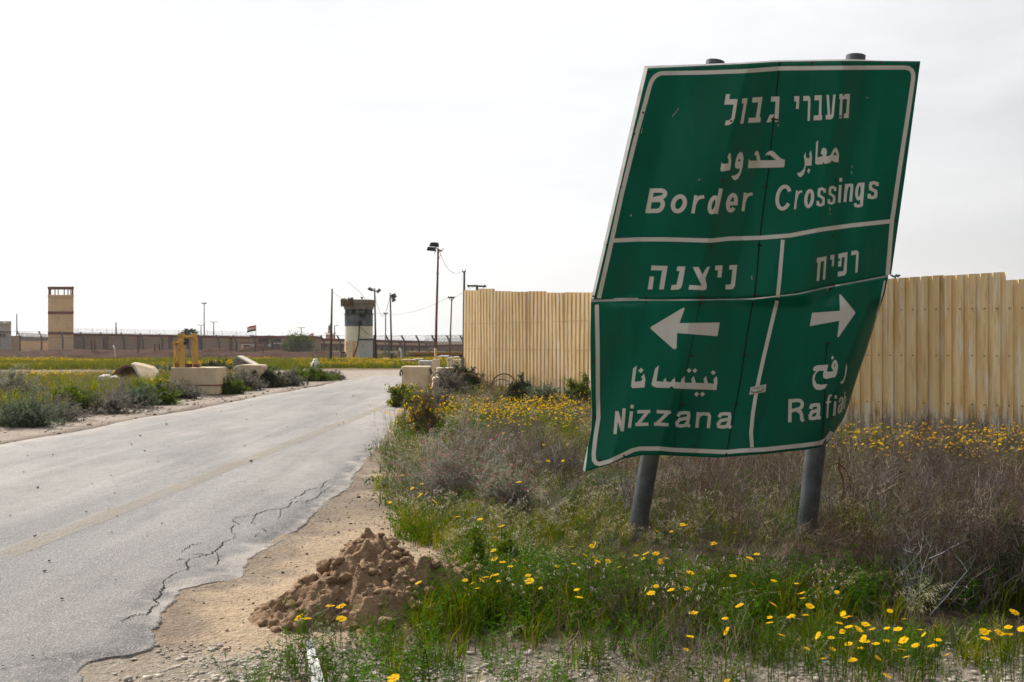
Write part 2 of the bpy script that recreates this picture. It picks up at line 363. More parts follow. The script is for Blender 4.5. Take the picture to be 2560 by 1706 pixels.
base = mixc(t, 1, base, mixc(t, ramp(t, fine, .36, .64), (.48,.48,.49), (1.52,1.49,1.45)), 'MULTIPLY')
vr = t.nodes.new('ShaderNodeSeparateColor'); t.links.new(vo.outputs['Color'], vr.inputs[0])
base = mixc(t, ramp(t, vr.outputs[0], .88, .92, 0, .55), base, (.31,.285,.255))
base = mixc(t, ramp(t, vr.outputs[1], .90, .93, 0, .6), base, (.07,.07,.07))
ve = t.nodes.new('ShaderNodeTexVoronoi'); ve.feature = 'DISTANCE_TO_EDGE'; ve.inputs['Scale'].default_value = 2.6
wn = t.nodes.new('ShaderNodeTexNoise'); wn.inputs['Scale'].default_value = 6; wn.inputs['Detail'].default_value = 5; t.links.new(P, wn.inputs['Vector'])
wv = t.nodes.new('ShaderNodeVectorMath'); wv.operation = 'MULTIPLY_ADD'; wv.inputs[1].default_value = (.22,.22,.22); t.links.new(wn.outputs['Color'], wv.inputs[0]); t.links.new(P, wv.inputs[2]); t.links.new(wv.outputs[0], ve.inputs['Vector'])
ck = mth(t, 'MULTIPLY', ramp(t, ve.outputs['Distance'], .004, .012, 1, 0), mth(t, 'MULTIPLY', ramp(t, sp.outputs[2], .35, .75), ramp(t, noise(t, 1.8, 3, .5, P), .45, .55)))
base = mixc(t, mth(t, 'MULTIPLY', ck, .85), base, (.04,.038,.037))
base = mixc(t, mth(t, 'MULTIPLY', sp.outputs[0], ramp(t, noise(t, 3.2, 7, .68, P, stretch=(1,.6,1)), .30, .60)), base, (.315,.282,.25))
t.links.new(base, b.inputs['Base Color']); b.inputs['Roughness'].default_value = .72; b.inputs['Specular IOR Level'].default_value = .28
bump(t, b, mth(t, 'ADD', mth(t, 'MULTIPLY', fine, .6), mth(t, 'MULTIPLY', vo.outputs['Distance'], .7)), .75, .012)
road_V = np.stack([RX.ravel(), RY.ravel(), RZ.ravel()], 1)
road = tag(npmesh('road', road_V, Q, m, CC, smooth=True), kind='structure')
def road_z(x, y):
    i = min(max(int(np.searchsorted(ry, y))-1, 0), len(ry)-1); j = int(np.argmin(np.abs(RX[i]-x))); return float(RZ[i, j])
# worn yellow edge line, a sheet of old paint on the asphalt
m, t, b, o = new_mat('worn_yellow_paint')
b.inputs['Base Color'].default_value = (.31,.255,.18, 1); b.inputs['Roughness'].default_value = .8
al = mth(t, 'MULTIPLY', ramp(t, noise(t, 38, 6, .75), .40, .62), ramp(t, noise(t, 1.6, 5, .6), .28, .55, .10, .78))
t.links.new(al, b.inputs['Alpha'])
vv = []; qq = []
ly = axis([(6.3, 26, .1)])
for k, y in enumerate(ly):
    x = -4.02+.0385*y - .0*y; w = .12
    for sx in (-w, w): vv.append((x+sx, y, road_z(x+sx, y)+.005))
    if k: qq.append((2*k-2, 2*k-1, 2*k+1, 2*k))
tag(npmesh('road_marking', np.array(vv), np.array(qq), m), kind='structure')
# open cracks near the broken edge
def zpx(pts, sc, ox, oy): return [(ox+x/sc, oy+y/sc) for x, y in pts]
CR = [[(1870,450),(1830,480),(1790,510),(1750,540),(1700,560),(1660,562),(1620,565),(1605,580),(1600,595),(1545,605),(1475,610),(1440,625),(1410,640),(1375,640),(1340,645),(1310,652),(1290,665)],
 [(1330,690),(1300,697),(1285,712),(1283,735),(1310,755)],[(1295,770),(1270,778),(1240,785),(1235,800),(1222,820),(1205,832),(1180,850),(1150,860),(1100,868),(1050,880)],[(1030,942),(980,955),(945,975),(925,990)],[(1290,665),(1310,678),(1330,690)],[(1310,755),(1300,762),(1295,770)],[(850,1090),(860,1102),(885,1112)],[(1200,845),(1213,870),(1210,900),(1190,920)],
 [(1050,880),(1045,895),(1025,905),(1040,920),(1045,935),(1030,942)],[(925,990),(905,1005),(905,1030),(890,1050),(885,1075),(868,1088),(850,1090)],[(885,1112),(860,1125),(840,1135),(830,1160),(800,1172),(760,1180),(725,1190),(700,1205),(675,1225)],
 [(1832,440),(1800,455),(1790,480),(1740,492),(1700,500),(1680,515),(1670,530),(1635,545),(1600,560)],[(1420,645),(1403,665),(1402,680),(1418,690)],[(1555,600),(1557,640),(1540,662)],[(1130,788),(1090,800),(1060,805),(1030,825),(1010,842)],
 [(1455,710),(1470,722),(1482,730)],[(1448,738),(1425,745),(1415,760)],[(1150,860),(1100,852),(1060,858)],[(980,890),(1005,880),(1030,885)]]
mb = MB()
for path in CR:
    pts = zpx(path, 2.221, 0, 1000); fine_p = []
    for (x0, y0), (x1, y1) in zip(pts[:-1], pts[1:]):
        for k in range(4): fine_p.append((x0+(x1-x0)*k/4+random.gauss(0,1.6), y0+(y1-y0)*k/4+random.gauss(0,.9)))
    fine_p.append(pts[-1]); W = []
    for x, y in fine_p:
        gx_, gy_ = grd(x, y, .03); W.append(Vector((gx_, gy_, 0)))
    n = len(W); V = []
    for i, p in enumerate(W):
        d = (W[min(i+1,n-1)]-W[max(i-1,0)]).normalized(); pr = Vector((-d.y, d.x, 0))
        w = (0.0026+.0038*random.random())*math.sin(math.pi*(i+.6)/(n+.2))**.5*(.8+.5*(len(path) > 5))
        for s_ in (-1, 1):
            q = p+pr*w*s_; V.append((q.x, q.y, road_z(q.x, q.y)+.004))
    mb.add(V, [(2*i, 2*i+1, 2*i+3, 2*i+2) for i in range(n-1)])
M['crack'] = surf('crack_tar', (.03,.029,.028), rough=1, bmp=0)
tag(mb.build('road_crack', M['crack'], fix=False), kind='structure')

# ================================================================ SIGN
def lerp_poly(P, n):
    P = np.array(P, float); d = np.r_[0, np.cumsum(np.hypot(*np.diff(P, axis=0).T))]; s_ = np.linspace(0, d[-1], n)
    return np.stack([np.interp(s_, d, P[:, 0]), np.interp(s_, d, P[:, 1])], 1)
def coons(top, bot, lef, rig, nu, nv):
    T = lerp_poly(top, nu); B = lerp_poly(bot, nu); Lf = lerp_poly(lef, nv); Rt = lerp_poly(rig, nv)
    u = np.linspace(0, 1, nu)[None, :, None]; v = np.linspace(0, 1, nv)[:, None, None]
    return (1-v)*T[None]+v*B[None] + (1-u)*Lf[:, None]+u*Rt[:, None] - ((1-u)*(1-v)*T[0]+u*(1-v)*T[-1]+(1-u)*v*B[0]+u*v*B[-1])
UP_T = [(1619,171),(1758,164.5),(1857,160),(1945,154.5),(2050,153),(2129,152),(2215,153),(2301,153.6)]
UP_B = [(1484,748),(1615.5,748.5),(1754,748.5),(1885,746),(1995,733.5),(2077,715),(2215,689),(2228,686.5)]
UP_L = [(1619,171),(1484,748)]; UP_R = [(2301,153.6),(2264,430),(2228,686.5)]
LO_T = [(1477,755),(1615,752),(1754,751.5),(1885,749),(1995,736.5),(2077,718.5),(2221,692)]
LO_B = [(1463,1180),(1516,1164),(1563,1146.5),(1606,1138.5),(1649,1138.5),(1795,1144.5),(1913,1135.5),(2020,1124),(2050,1118),(2069,1109.5)]
LO_L = [(1477,755),(1475.5,850),(1477,950),(1480,1035),(1478,1075),(1470,1115),(1463,1180)]
LO_R = [(2221,692),(2212,734),(2191,797),(2167,874.5),(2147,931),(2121,1015),(2109,1046.5),(2086,1081.6),(2069,1109.5)]
def tri(x, c, w): return np.clip(1-np.abs(x-c)/w, 0, 1)
def D(px, py):
    px = np.asarray(px, float); py = np.asarray(py, float)
    v = (py-153)/(750-153)
    xl = 1619-(py-171)*.234; xr = 2301-(py-153)*.136
    u = (px-xl)/(xr-xl)
    up = 1-sst(735, 775, py)
    c1 = .37-.03*v; c2 = .483-.01*v                    # folded crease, panel joint
    d = np.zeros_like(u)
    prof_u = np.array([-.1, .0, .12, .37, .483, .60, .72, .80, .88, 1.0, 1.1])
    prof_t = np.array([.02, .0, -.010, -.066, .016, -.012, -.068, -.016, -.022, .014, .03])
    prof_b = np.array([.02, .0, .018, -.03, .016, -.026, -.038, .014, -.020, .005, .02])
    us = u + (.37-c1)*tri(u, .37, .3)
    a_ = np.interp(us, prof_u, prof_t); b_ = np.interp(us, prof_u, prof_b)
    vv = np.clip(v, 0, 1); du = a_*(1-vv)+b_*vv
    du = du + .016*np.sin(us*9+v*3.1)*np.sin(v*3.4+.7)*sst(.02,.12,us)
    du = du + .010*np.exp(-((px-2040-.08*(py-400))/26)**2)*sst(330, 480, py)*(1-sst(560, 640, py))
    # lower panel: buckled left edge, pushed bottom, right side wrapped round the post
    w = (py-755)/390.0
    lo_u = np.array([-.1, 0, .10, .2, .37, .49, .62, .74, .9, 1.2]); 
    lo_t = np.array([.03, .005, -.028, .006, -.022, .010, -.006, -.016, .006, .02]); lo_b = np.array([-.13, -.06, .030, -.045, -.058, .004, -.062, -.030, .03, .12])
    ww = np.clip(w, 0, 1); dl = np.interp(us, lo_u, lo_t)*(1-ww)+np.interp(us, lo_u, lo_b)*ww
    dl = dl + .014*np.sin(us*11+w*2)*np.sin(w*3.0)
    dl = dl - .022*np.exp(-np.abs(px-1580)/24-np.abs(py-838)/45) + .016*np.exp(-np.abs(px-1905+.25*(py-1050))/18-np.abs(py-1050)/70) - .014*np.exp(-np.abs(px-1700)/20-np.abs(py-980)/60)
    du = du - .010*np.exp(-np.abs(px-1700-.4*(py-330))/22-np.abs(py-330)/80) + .009*np.exp(-np.abs(px-2150+.3*(py-480))/20-np.abs(py-480)/70)
    s_ = (px - (2190-(py-694)*.375))                    # px right of the wrapping line
    curl = np.clip(s_, 0, 140)/34.0
    dl = dl + .085*curl**1.7*sst(694, 800, py)
    return 8.0 + 2.3*du*up + 1.7*dl*(1-up)
def SP(px, py, off=0.0):                               # a point on the sheet, off metres towards the camera
    Y = float(D(px, py))-off; return at(px, py, Y)
sign = empty('road_sign', (2.0, 8.05, 0), 'large bent green road sign with white lettering on two leaning steel posts', 'road sign')
m, t, b, o = new_mat('green_sign_sheet')
g = t.nodes.new('ShaderNodeNewGeometry')
base = mixc(t, ramp(t, noise(t, 1.6, 5, .6, stretch=(1.4,1,.5)), .35, .65), (.0,.092,.050), (.0,.118,.068))
base = mixc(t, ramp(t, noise(t, 5, 6, .7, stretch=(2.4,1,.22)), .55, .8, 0, .42), base, (.004,.05,.03))
base = mixc(t, ramp(t, noise(t, 70, 3, .6), .72, .77, 0, .25), base, (.03,.10,.07))
t.links.new(base, b.inputs['Base Color']); b.inputs['Roughness'].default_value = .24; b.inputs['Specular IOR Level'].default_value = .13
bump(t, b, noise(t, 4.0, 3, .5), .25, .02); M['sign_green'] = m
M['alu'] = surf('weathered_aluminium', (.40,.39,.38), (.30,.28,.26), .5, 6, (.22,.14,.10), .5, .05, 40, .35)
m, t, b, o = new_mat('sign_lettering')
base = mixc(t, ramp(t, noise(t, 3.5, 5, .6, stretch=(1,1,.5)), .35, .65), (.60,.585,.555), (.55,.505,.42))
base = mixc(t, ramp(t, noise(t, 30, 4, .7), .66, .74, 0, .6), base, (.25,.16,.10))
t.links.new(base, b.inputs['Base Color']); b.inputs['Roughness'].default_value = .42; M['sign_white'] = m
def sheet(name, P, off=0, mat=None, thick=.004, parent=sign):
    nv, nu = P.shape[:2]; V = np.array([at(x, y, float(D(x, y))-off) for x, y in P.reshape(-1, 2)])
    ii = np.arange(nv-1)[:, None]*nu+np.arange(nu-1)[None, :]
    Q = np.stack([ii, ii+nu, ii+1+nu, ii+1], -1).reshape(-1, 4)
    o = npmesh(name, V, Q, mat or M['sign_green'], None, parent, smooth=True)
    o.data.materials.append(M['alu'])
    sm = o.modifiers.new('thickness', 'SOLIDIFY'); sm.thickness = thick; sm.offset = -1; sm.material_offset = 1; sm.material_offset_rim = 1
    return o
sheet('sign_panel', coons(UP_T, UP_B, UP_L, UP_R, 110, 80))
sheet('sign_panel', coons(LO_T, LO_B, LO_L, LO_R, 150, 70))
# folded flanges of the sheet: left, top, and the lip between the two panels
def flange(inner, outer, dd, n=40):
    A = lerp_poly(inner, n); B = lerp_poly(outer, n); mb = MB()
    V = [SP(*p) for p in A] + [at(p[0], p[1], float(D(*a_))+dd) for p, a_ in zip(B, A)]
    mb.add(V, [(i, i+1, n+i+1, n+i) for i in range(n-1)])
    o = mb.build('flange', M['alu'], sign); s_ = o.modifiers.new('t', 'SOLIDIFY'); s_.thickness = .003; return o
flange(UP_L, [(1611,165.5),(1477.5,748)], .035)
flange(UP_T, [(1611,165.5),(1758,160.5),(1857,156.5),(1945,151),(2050,149.5),(2129,148.5),(2215,152),(2301,153)], .035)
flange(LO_T, [(1478,746),(1615,745),(1754,745),(1885,743),(1995,730),(2077,712),(2219,685)], .016)
flange([(1463,1180),(1470,1115)], [(1457,1176),(1468.5,1118)], .03, 8)
# ---- everything printed on the face: outlines traced, laid on the sheet and following its bends
def stroke(P, w, closed=False):
    P = [p for i, p in enumerate(P) if i == 0 or math.hypot(p[0]-P[i-1][0], p[1]-P[i-1][1]) > .3]
    P = np.array(P, float); n = len(P); L_ = []; R_ = []
    for i in range(n):
        a_ = P[i-1] if (i > 0 or closed) else None; c_ = P[(i+1) % n] if (i < n-1 or closed) else None
        t1 = (P[i]-a_) if a_ is not None else (c_-P[i]); t2 = (c_-P[i]) if c_ is not None else t1
        t1 = t1/(np.hypot(*t1)+1e-9); t2 = t2/(np.hypot(*t2)+1e-9); n1 = np.array([-t1[1], t1[0]]); n2 = np.array([-t2[1], t2[0]])
        mm = n1+n2; mm = mm/(np.hypot(*mm)+1e-9); k = 1/max(.45, mm@n1)
        L_.append(P[i]+mm*w/2*k); R_.append(P[i]-mm*w/2*k)
    rng_ = range(n if closed else n-1); tr = []
    for i in rng_:
        j = (i+1) % n; tr += [(L_[i], L_[j], R_[j]), (L_[i], R_[j], R_[i])]
    return tr
def fill(loops):
    fl = [Vector((x, y, 0)) for lp in loops for x, y in lp]
    idx = tessellate_polygon([[Vector((x, y, 0)) for x, y in lp] for lp in loops])
    return [tuple(np.array(fl[i][:2]) for i in tr) for tr in idx]
def split(tr, mx):
    st = list(tr); outp = []
    while st:
        a_, b_, c_ = st.pop(); e = [np.hypot(*(b_-a_)), np.hypot(*(c_-b_)), np.hypot(*(a_-c_))]; k = int(np.argmax(e))
        if e[k] <= mx: outp.append((a_, b_, c_)); continue
        if k == 0: mm = (a_+b_)/2; st += [(a_, mm, c_), (mm, b_, c_)]
        elif k == 1: mm = (b_+c_)/2; st += [(a_, b_, mm), (a_, mm, c_)]
        else: mm = (c_+a_)/2; st += [(a_, b_, mm), (mm, b_, c_)]
    return outp
def lay(name, groups, mat, off=.003, parent=sign, mx=9):
    mb = MB()
    for k, tr in enumerate(groups):
        for a_, b_, c_ in split(tr, mx):
            if (b_[0]-a_[0])*(c_[1]-a_[1])-(b_[1]-a_[1])*(c_[0]-a_[0]) > 0: b_, c_ = c_, b_
            mb.add([SP(p[0], p[1], off+.00035*(k % 5)) for p in (a_, b_, c_)], [(0, 1, 2)])
    return mb.build(name, mat, parent, fix=False)
BORD = [(stroke([(1497,746),(1522,636),(1555,483),(1593,330),(1613,258),(1624,217),(1629,203),(1637,192),(1646,186),(1655,183.5),(1750,182),(1857,178.5),(1949,171.5),(2090,170),(2200,169.3),(2262,169.3),(2272,171),(2279,176),(2283,185),(2283,198),(2270,286),(2248,430),(2230,553.5),(2219,688)], 10.5)),
 stroke([(1532,602),(1593,599),(1669,599),(1777,602),(1823,597),(1899,595),(1976,589),(2052,574.5),(2129,564),(2228,553.5)], 10.5),
 stroke([(1957,600),(1949,697),(1944,744)], 9.5),
 stroke([(1943,752),(1930,805),(1909,895),(1893,968),(1883,1029),(1877.6,1082),(1880,1119)], 9.5),
 stroke([(1492,762),(1494,866),(1494.8,998),(1496,1045),(1489,1091),(1484,1135),(1485,1150),(1490,1158),(1498,1160.5),(1523,1154),(1563,1135),(1582,1126),(1600,1122),(1649,1122),(1681,1125),(1815,1130.6),(1848,1127.5),(1913,1124),(2010,1113.5),(2050,1108),(2066,1100),(2080,1080)], 10.5),
 stroke([(2212,702),(2207,727),(2200,759),(2191,790)], 4)]
lay('border_line', BORD, M['sign_white'])
def Z(sc, ox, oy, loops): return fill([[(ox+x/sc, oy+y/sc) for x, y in lp] for lp in loops])
zA = lambda *l: Z(6.192, 1780, 210, l); zC = lambda *l: Z(3.9217, 1600, 620, l); zD = lambda *l: Z(3.62, 1550, 730, l); zE = lambda *l: Z(3.62, 1550, 890, l)
HEB1 = [zA([(1972,160),(2025,155),(2030,205),(2062,158),(2135,155),(2115,530),(2040,532),(2045,460),(2075,455),(2090,235),(2022,240),(2008,532),(1965,536),(1985,238),(1970,238)]),
 zA([(1772,172),(1812,172),(1830,475),(1850,475),(1875,168),(1915,165),(1885,490),(1870,530),(1840,550),(1760,552),(1762,480),(1790,478)]),
 zA([(1588,180),(1700,175),(1692,485),(1705,485),(1702,562),(1572,566),(1575,490),(1650,487),(1660,255),(1586,256)]),
 zA([(1413,188),(1490,186),(1512,195),(1525,230),(1515,573),(1478,575),(1487,262),(1411,265)]),
 zA([(1275,192),(1353,190),(1343,388),(1300,390),(1306,272),(1273,273)]),
 zA([(918,198),(1045,197),(1027,588),(972,590),(965,530),(985,275),(910,275)]), zA([(895,478),(965,472),(915,595),(842,595)]),
 zA([(630,212),(782,203),(735,520),(755,520),(748,596),(556,606),(570,528),(678,522),(715,285),(620,290)]),
 zA([(470,228),(552,220),(483,616),(438,620),(492,302),(460,303)]),
 zA([(217,160),(280,160),(268,240),(398,235),(352,530),(320,600),(260,640),(198,645),(212,570),(260,565),(300,530),(335,322),(190,322)])]
lay('lettering', HEB1, M['sign_white'])
AR1 = [zA([(1910,985),(1940,1010),(1965,1090),(1960,1215),(1900,1212),(1865,1195),(1855,1180),(1840,1210),(1800,1232),(1740,1238),(1725,1210),(1712,1242),(1625,1252),(1600,1235),(1597,1190),(1612,910),(1645,870),(1632,1138),(1700,1125),(1718,1105),(1705,1088),(1682,1088),(1690,1040),(1712,995),(1745,990),(1772,1015),(1782,1060),(1770,1095),(1760,1120),(1800,1120),(1840,1095),(1870,1030)],[(1905,1048),(1940,1110),(1875,1100)]),
 zA([(1505,1080),(1535,1025),(1548,1140),(1540,1265),(1450,1270),(1440,1340),(1420,1400),(1375,1447),(1340,1430),(1312,1380),(1370,1370),(1415,1325),(1435,1270),(1435,1190),(1420,1120),(1448,1055),(1458,1150),(1515,1150)]), zA([(1497,1305),(1523,1338),(1497,1390),(1472,1352)]),
 zA([(820,1112),(850,1065),(905,1035),(945,1040),(1065,1155),(1130,1178),(1117,1292),(557,1306),(556,1285),(570,1165),(590,1190),(695,1188),(685,1120),(652,1085),(690,1035),(715,1045),(735,1110),(750,1185),(995,1182),(900,1105),(850,1098)]),
 zA([(445,1050),(475,1080),(490,1150),(470,1300),(440,1400),(400,1470),(360,1495),(320,1470),(298,1425),(360,1415),(410,1380),(438,1315),(390,1315),(362,1300),(355,1250),(370,1170),(400,1090)],[(425,1150),(448,1195),(398,1205)]),
 zA([(270,1070),(288,1085),(298,1200),(280,1335),(195,1352),(140,1355),(130,1330),(150,1212),(165,1240),(218,1238),(255,1225),(258,1180),(238,1130)])]
lay('lettering', AR1, M['sign_white'])
HEB2 = [zC([(112,173),(272,178),(233,408),(187,408),(217,222),(107,220)]), zC([(95,282),(138,282),(122,408),(75,408)]),
 zC([(368,182),(445,184),(415,360),(400,395),(375,410),(302,412),(310,365),(358,362),(388,228),(358,226)]),
 zC([(518,190),(575,188),(612,262),(655,190),(687,182),(640,300),(655,370),(648,412),(610,416),(475,408),(485,365),(605,372)]),
 zC([(740,175),(810,172),(798,290),(758,290),(765,220),(735,220)]),
 zC([(878,170),(953,167),(930,370),(915,400),(890,408),(836,408),(840,362),(890,358),(907,213),(873,213)])]
lay('lettering', HEB2, M['sign_white'])
HEB3 = [zC([(1735,100),(1830,82),(1815,312),(1792,312),(1805,128),(1772,136),(1757,322),(1730,326),(1745,148),(1733,145)]),
 zC([(1867,72),(1908,65),(1900,180),(1880,182),(1885,115),(1865,118)]),
 zC([(1945,60),(2035,40),(2025,240),(2010,270),(1938,283),(1940,235),(1995,228),(2008,90),(1978,95),(1975,180),(1942,185),(1945,130),(1962,128),(1962,105),(1945,108)]),
 zC([(2073,32),(2125,24),(2145,45),(2133,240),(2110,245),(2120,65),(2070,75)])]
lay('lettering', HEB3, M['sign_white'])
lay('arrow', [zD([(275,325),(280,317),(570,145),(578,142),(585,150),(583,160),(538,283),(903,278),(882,402),(517,373),(512,505),(506,516),(495,520),(480,515),(278,335)])], M['sign_white'])
lay('arrow', [zD([(1738,190),(1990,172),(1985,28),(1990,21),(1998,24),(2125,178),(2130,188),(2127,197),(1980,408),(1972,413),(1966,405),(1985,262),(1717,311)])], M['sign_white'])
AR2 = [zE([(118,115),(152,88),(132,235),(190,230),(205,205),(190,195),(218,162),(230,215),(222,287),(112,293),(100,275)]), zE([(190,108),(214,130),(190,157),(165,135)]),
 zE([(318,115),(352,85),(330,230),(385,235),(400,232),(392,220),(415,200),(420,235),(460,238),(470,222),(495,198),(500,238),(550,240),(555,215),(585,182),(585,243),(650,245),(645,210),(668,182),(685,245),(765,248),(755,210),(780,182),(795,248),(850,252),(845,215),(875,182),(883,240),(872,310),(490,295),(470,275),(440,292),(330,288),(295,275),(285,255)])]
AR2 += [zE(q) for q in ([(843,130),(868,152),(845,175),(820,152)],[(625,112),(648,132),(625,155),(603,133)],[(678,112),(700,132),(678,155),(655,135)],[(692,325),(717,347),(692,370),(672,347)],[(745,325),(770,347),(745,370),(724,347)])]
lay('lettering', AR2, M['sign_white'])
AR3 = [zE([(1745,135),(1755,100),(1785,86),(1885,80),(1872,140),(1890,146),(1935,136),(1918,118),(1913,95),(1918,72),(1930,48),(1945,35),(1962,45),(1972,80),(1972,110),(1960,170),(1945,192),(1860,210),(1840,198),(1838,165),(1845,135),(1800,135),(1770,165),(1760,215),(1780,255),(1820,262),(1878,255),(1855,295),(1815,310),(1775,305),(1748,275),(1740,220),(1748,175),(1775,138)],[(1940,70),(1952,92),(1936,98)]),
 zE([(1922,-2),(1940,15),(1922,36),(1910,20)]), zE([(2050,65),(2056,110),(2045,180),(2028,235),(2008,258),(1990,240),(2000,233),(2020,215),(2035,170),(2040,110)])]
lay('lettering', AR3, M['sign_white'])
# Latin words: single strokes of one width
def arc(cx, cy, rx, ry, a0, a1, n=14): return [(cx+rx*math.cos(R(a0+(a1-a0)*i/n)), cy+ry*math.sin(R(a0+(a1-a0)*i/n))) for i in range(n+1)]
def glyph(c, x, y):
    e = lambda: arc(.5,.5,.5-x,.5-y,0,360,20)[:-1]
    arch = [(x,.55),(x+.06,.78),(.36,.95-y*.5),(.58,1-y),(.8,.94-y*.5),(1-x,.75),(1-x,0)]
    bowl = arc(.46,.5,.46-x*.9,.5-y,0,360,20)[:-1]
    return {
     'o': [(e(), 1)], 'C': [(arc(.5,.5,.5-x,.5-y,32,328,22), 0)], 'i': [([(.5,0),(.5,1)], 0), ([(.5,1.18),(.5,1.40)], 0)],
     'r': [([(x,0),(x,1)], 0), ([(x,.48),(.32,.78),(.6,.97-y),(1,1-y)], 0)],
     'd': [(bowl, 1), ([(1-x,0),(1-x,1.36)], 0)], 'e': [(arc(.5,.5,.5-x,.5-y,0,318,20), 0), ([(1,.46),(x,.46)], 0)],
     's': [([(1-x*.8,.72),(.84,.89-y*.4),(.5,1-y),(.2,.92-y*.4),(x,.73),(.22,.58),(.5,.51),(.78,.43),(1-x,.27),(.82,.10+y*.3),(.5,y),(.17,.10+y*.3),(x*.8,.3)], 0)],
     'n': [([(x,0),(x,1)], 0), (arch, 0)], 'h': [([(x,0),(x,1.36)], 0), (arch, 0)],
     'g': [(bowl, 1), ([(1-x,1),(1-x,-.08),(.84,-.30+y*.3),(.5,-.40+y),(.2,-.34+y*.5),(.06,-.16)], 0)],
     'N': [([(x,0),(x,1)], 0), ([(x,.98),(1-x,.02)], 0), ([(1-x,0),(1-x,1)], 0)],
     'z': [([(.04,1-y),(1,1-y)], 0), ([(1-x*1.4,1-y),(x*1.4,y)], 0), ([(0,y),(.98,y)], 0)],
     'a': [([(x*.9,.68),(.2,.90-y*.3),(.48,1-y),(.74,.92-y*.3),(.87-x*.6,.72),(.87-x*.6,.16),(1,.02+y*.5)], 0), ([(.87-x*.6,.6),(.6,.55),(.25,.48),(x,.28),(.18,.12),(.4,y),(.68,.13),(.87-x*.6,.35)], 0)],
     'f': [([(.42,0),(.42,1.1),(.58,1.33-y*.4),(1,1.37-y*.5)], 0), ([(0,.95),(.98,.95)], 0)],
     'B': [([(x,0),(x,1)], 0), ([(0,1-y),(.58,1-y)]+arc(.58,.765,.36-x*.4,.235-y,90,-90,10)+[(x,.53)], 0), ([(x,.53),(.62,.53)]+arc(.62,.265+y*.5,.38-x,.265-y*.5,90,-90,10)+[(0,y)], 0)],
     'R': [([(x,0),(x,1)], 0), ([(0,1-y),(.6,1-y)]+arc(.6,.74,.38-x,.26-y,90,-90,10)+[(x,.48)], 0), ([(.55,.48),(.76,.42),(.84,.28),(.86,.1),(1-x*.3,0)], 0)]}[c]
def word(items, sc, ox, oy, t_):
    groups = []
    for c, BL, BR, TL in items:
        BL, BR, TL = [np.array((ox+p[0]/sc, oy+p[1]/sc)) for p in (BL, BR, TL)]
        ex = BR-BL; ey = TL-BL; tw = min(t_, .33*np.hypot(*ex)) if c != 'i' else min(t_, np.hypot(*ex)); x = tw/2/np.hypot(*ex); y = tw*.92/2/np.hypot(*ey)
        for path, cl in glyph(c, x, y):
            groups.append(stroke([BL+ex*p[0]+ey*p[1] for p in path], tw, bool(cl)))
    lay('lettering', groups, M['sign_white'], mx=8)
word([('B',(50,353),(222,350),(95,122)),('o',(276,355),(428,354),(310,177)),('r',(485,357),(582,356),(515,185)),('d',(628,366),(738,360),(664,190)),('e',(803,348),(912,345),(832,166)),('r',(963,335),(1048,333),(985,160))], 3.795, 1600, 440, 10.8)
word([('C',(1272,330),(1428,326),(1298,87)),('r',(1460,317),(1520,315),(1480,140)),('o',(1548,306),(1642,304),(1568,127)),('s',(1672,293),(1750,290),(1688,112)),('s',(1778,275),(1850,272),(1793,97)),('i',(1877,257),(1903,255),(1888,88)),('n',(1930,249),(2012,243),(1945,78)),('g',(2036,234),(2118,231),(2050,66)),('s',(2156,223),(2248,219),(2176,53))], 3.795, 1600, 440, 9.0)
word([('N',(120,382),(212,346),(138,178)),('i',(248,325),(276,318),(267,178)),('z',(313,305),(432,302),(330,165)),('z',(480,300),(612,307),(502,163)),('a',(663,318),(800,318),(688,172)),('n',(848,320),(980,324),(862,181)),('a',(1032,326),(1168,329),(1053,180))], 3.565, 1500, 980, 8.3)
word([('R',(1676,272),(1818,262),(1680,68)),('a',(1855,255),(1965,248),(1866,105)),('f',(2004,238),(2052,230),(2014,88)),('i',(2075,215),(2097,212),(2087,85)),('a',(2114,196),(2154,188),(2134,48)),('h',(2160,160),(2180,150),(2176,44))], 3.565, 1500, 980, 8.6)
# sticker on the divider
zq = lambda pts: fill([[(1550+x/3.62, 890+y/3.62) for x, y in pts]])
M['sticker'] = surf('sticker_paper', (.62,.60,.54), rough=.5, bmp=0); M['sticker_print'] = surf('sticker_print', (.22,.17,.09), (.12,.13,.10), .5, 30, bmp=0)
st = lay('sticker', [zq([(1170,352),(1182,283),(1324,257),(1316,327)])], M['sticker'], .006)
lay('print', [zq([(1183,330),(1185,312),(1205,325),(1240,322),(1280,312),(1303,288),(1305,308),(1285,325),(1240,336),(1205,340)]), zq([(1238,305),(1246,283),(1252,303)]), zq([(1192,297),(1300,276),(1300,280),(1192,301)])], M['sticker_print'], .009, st)
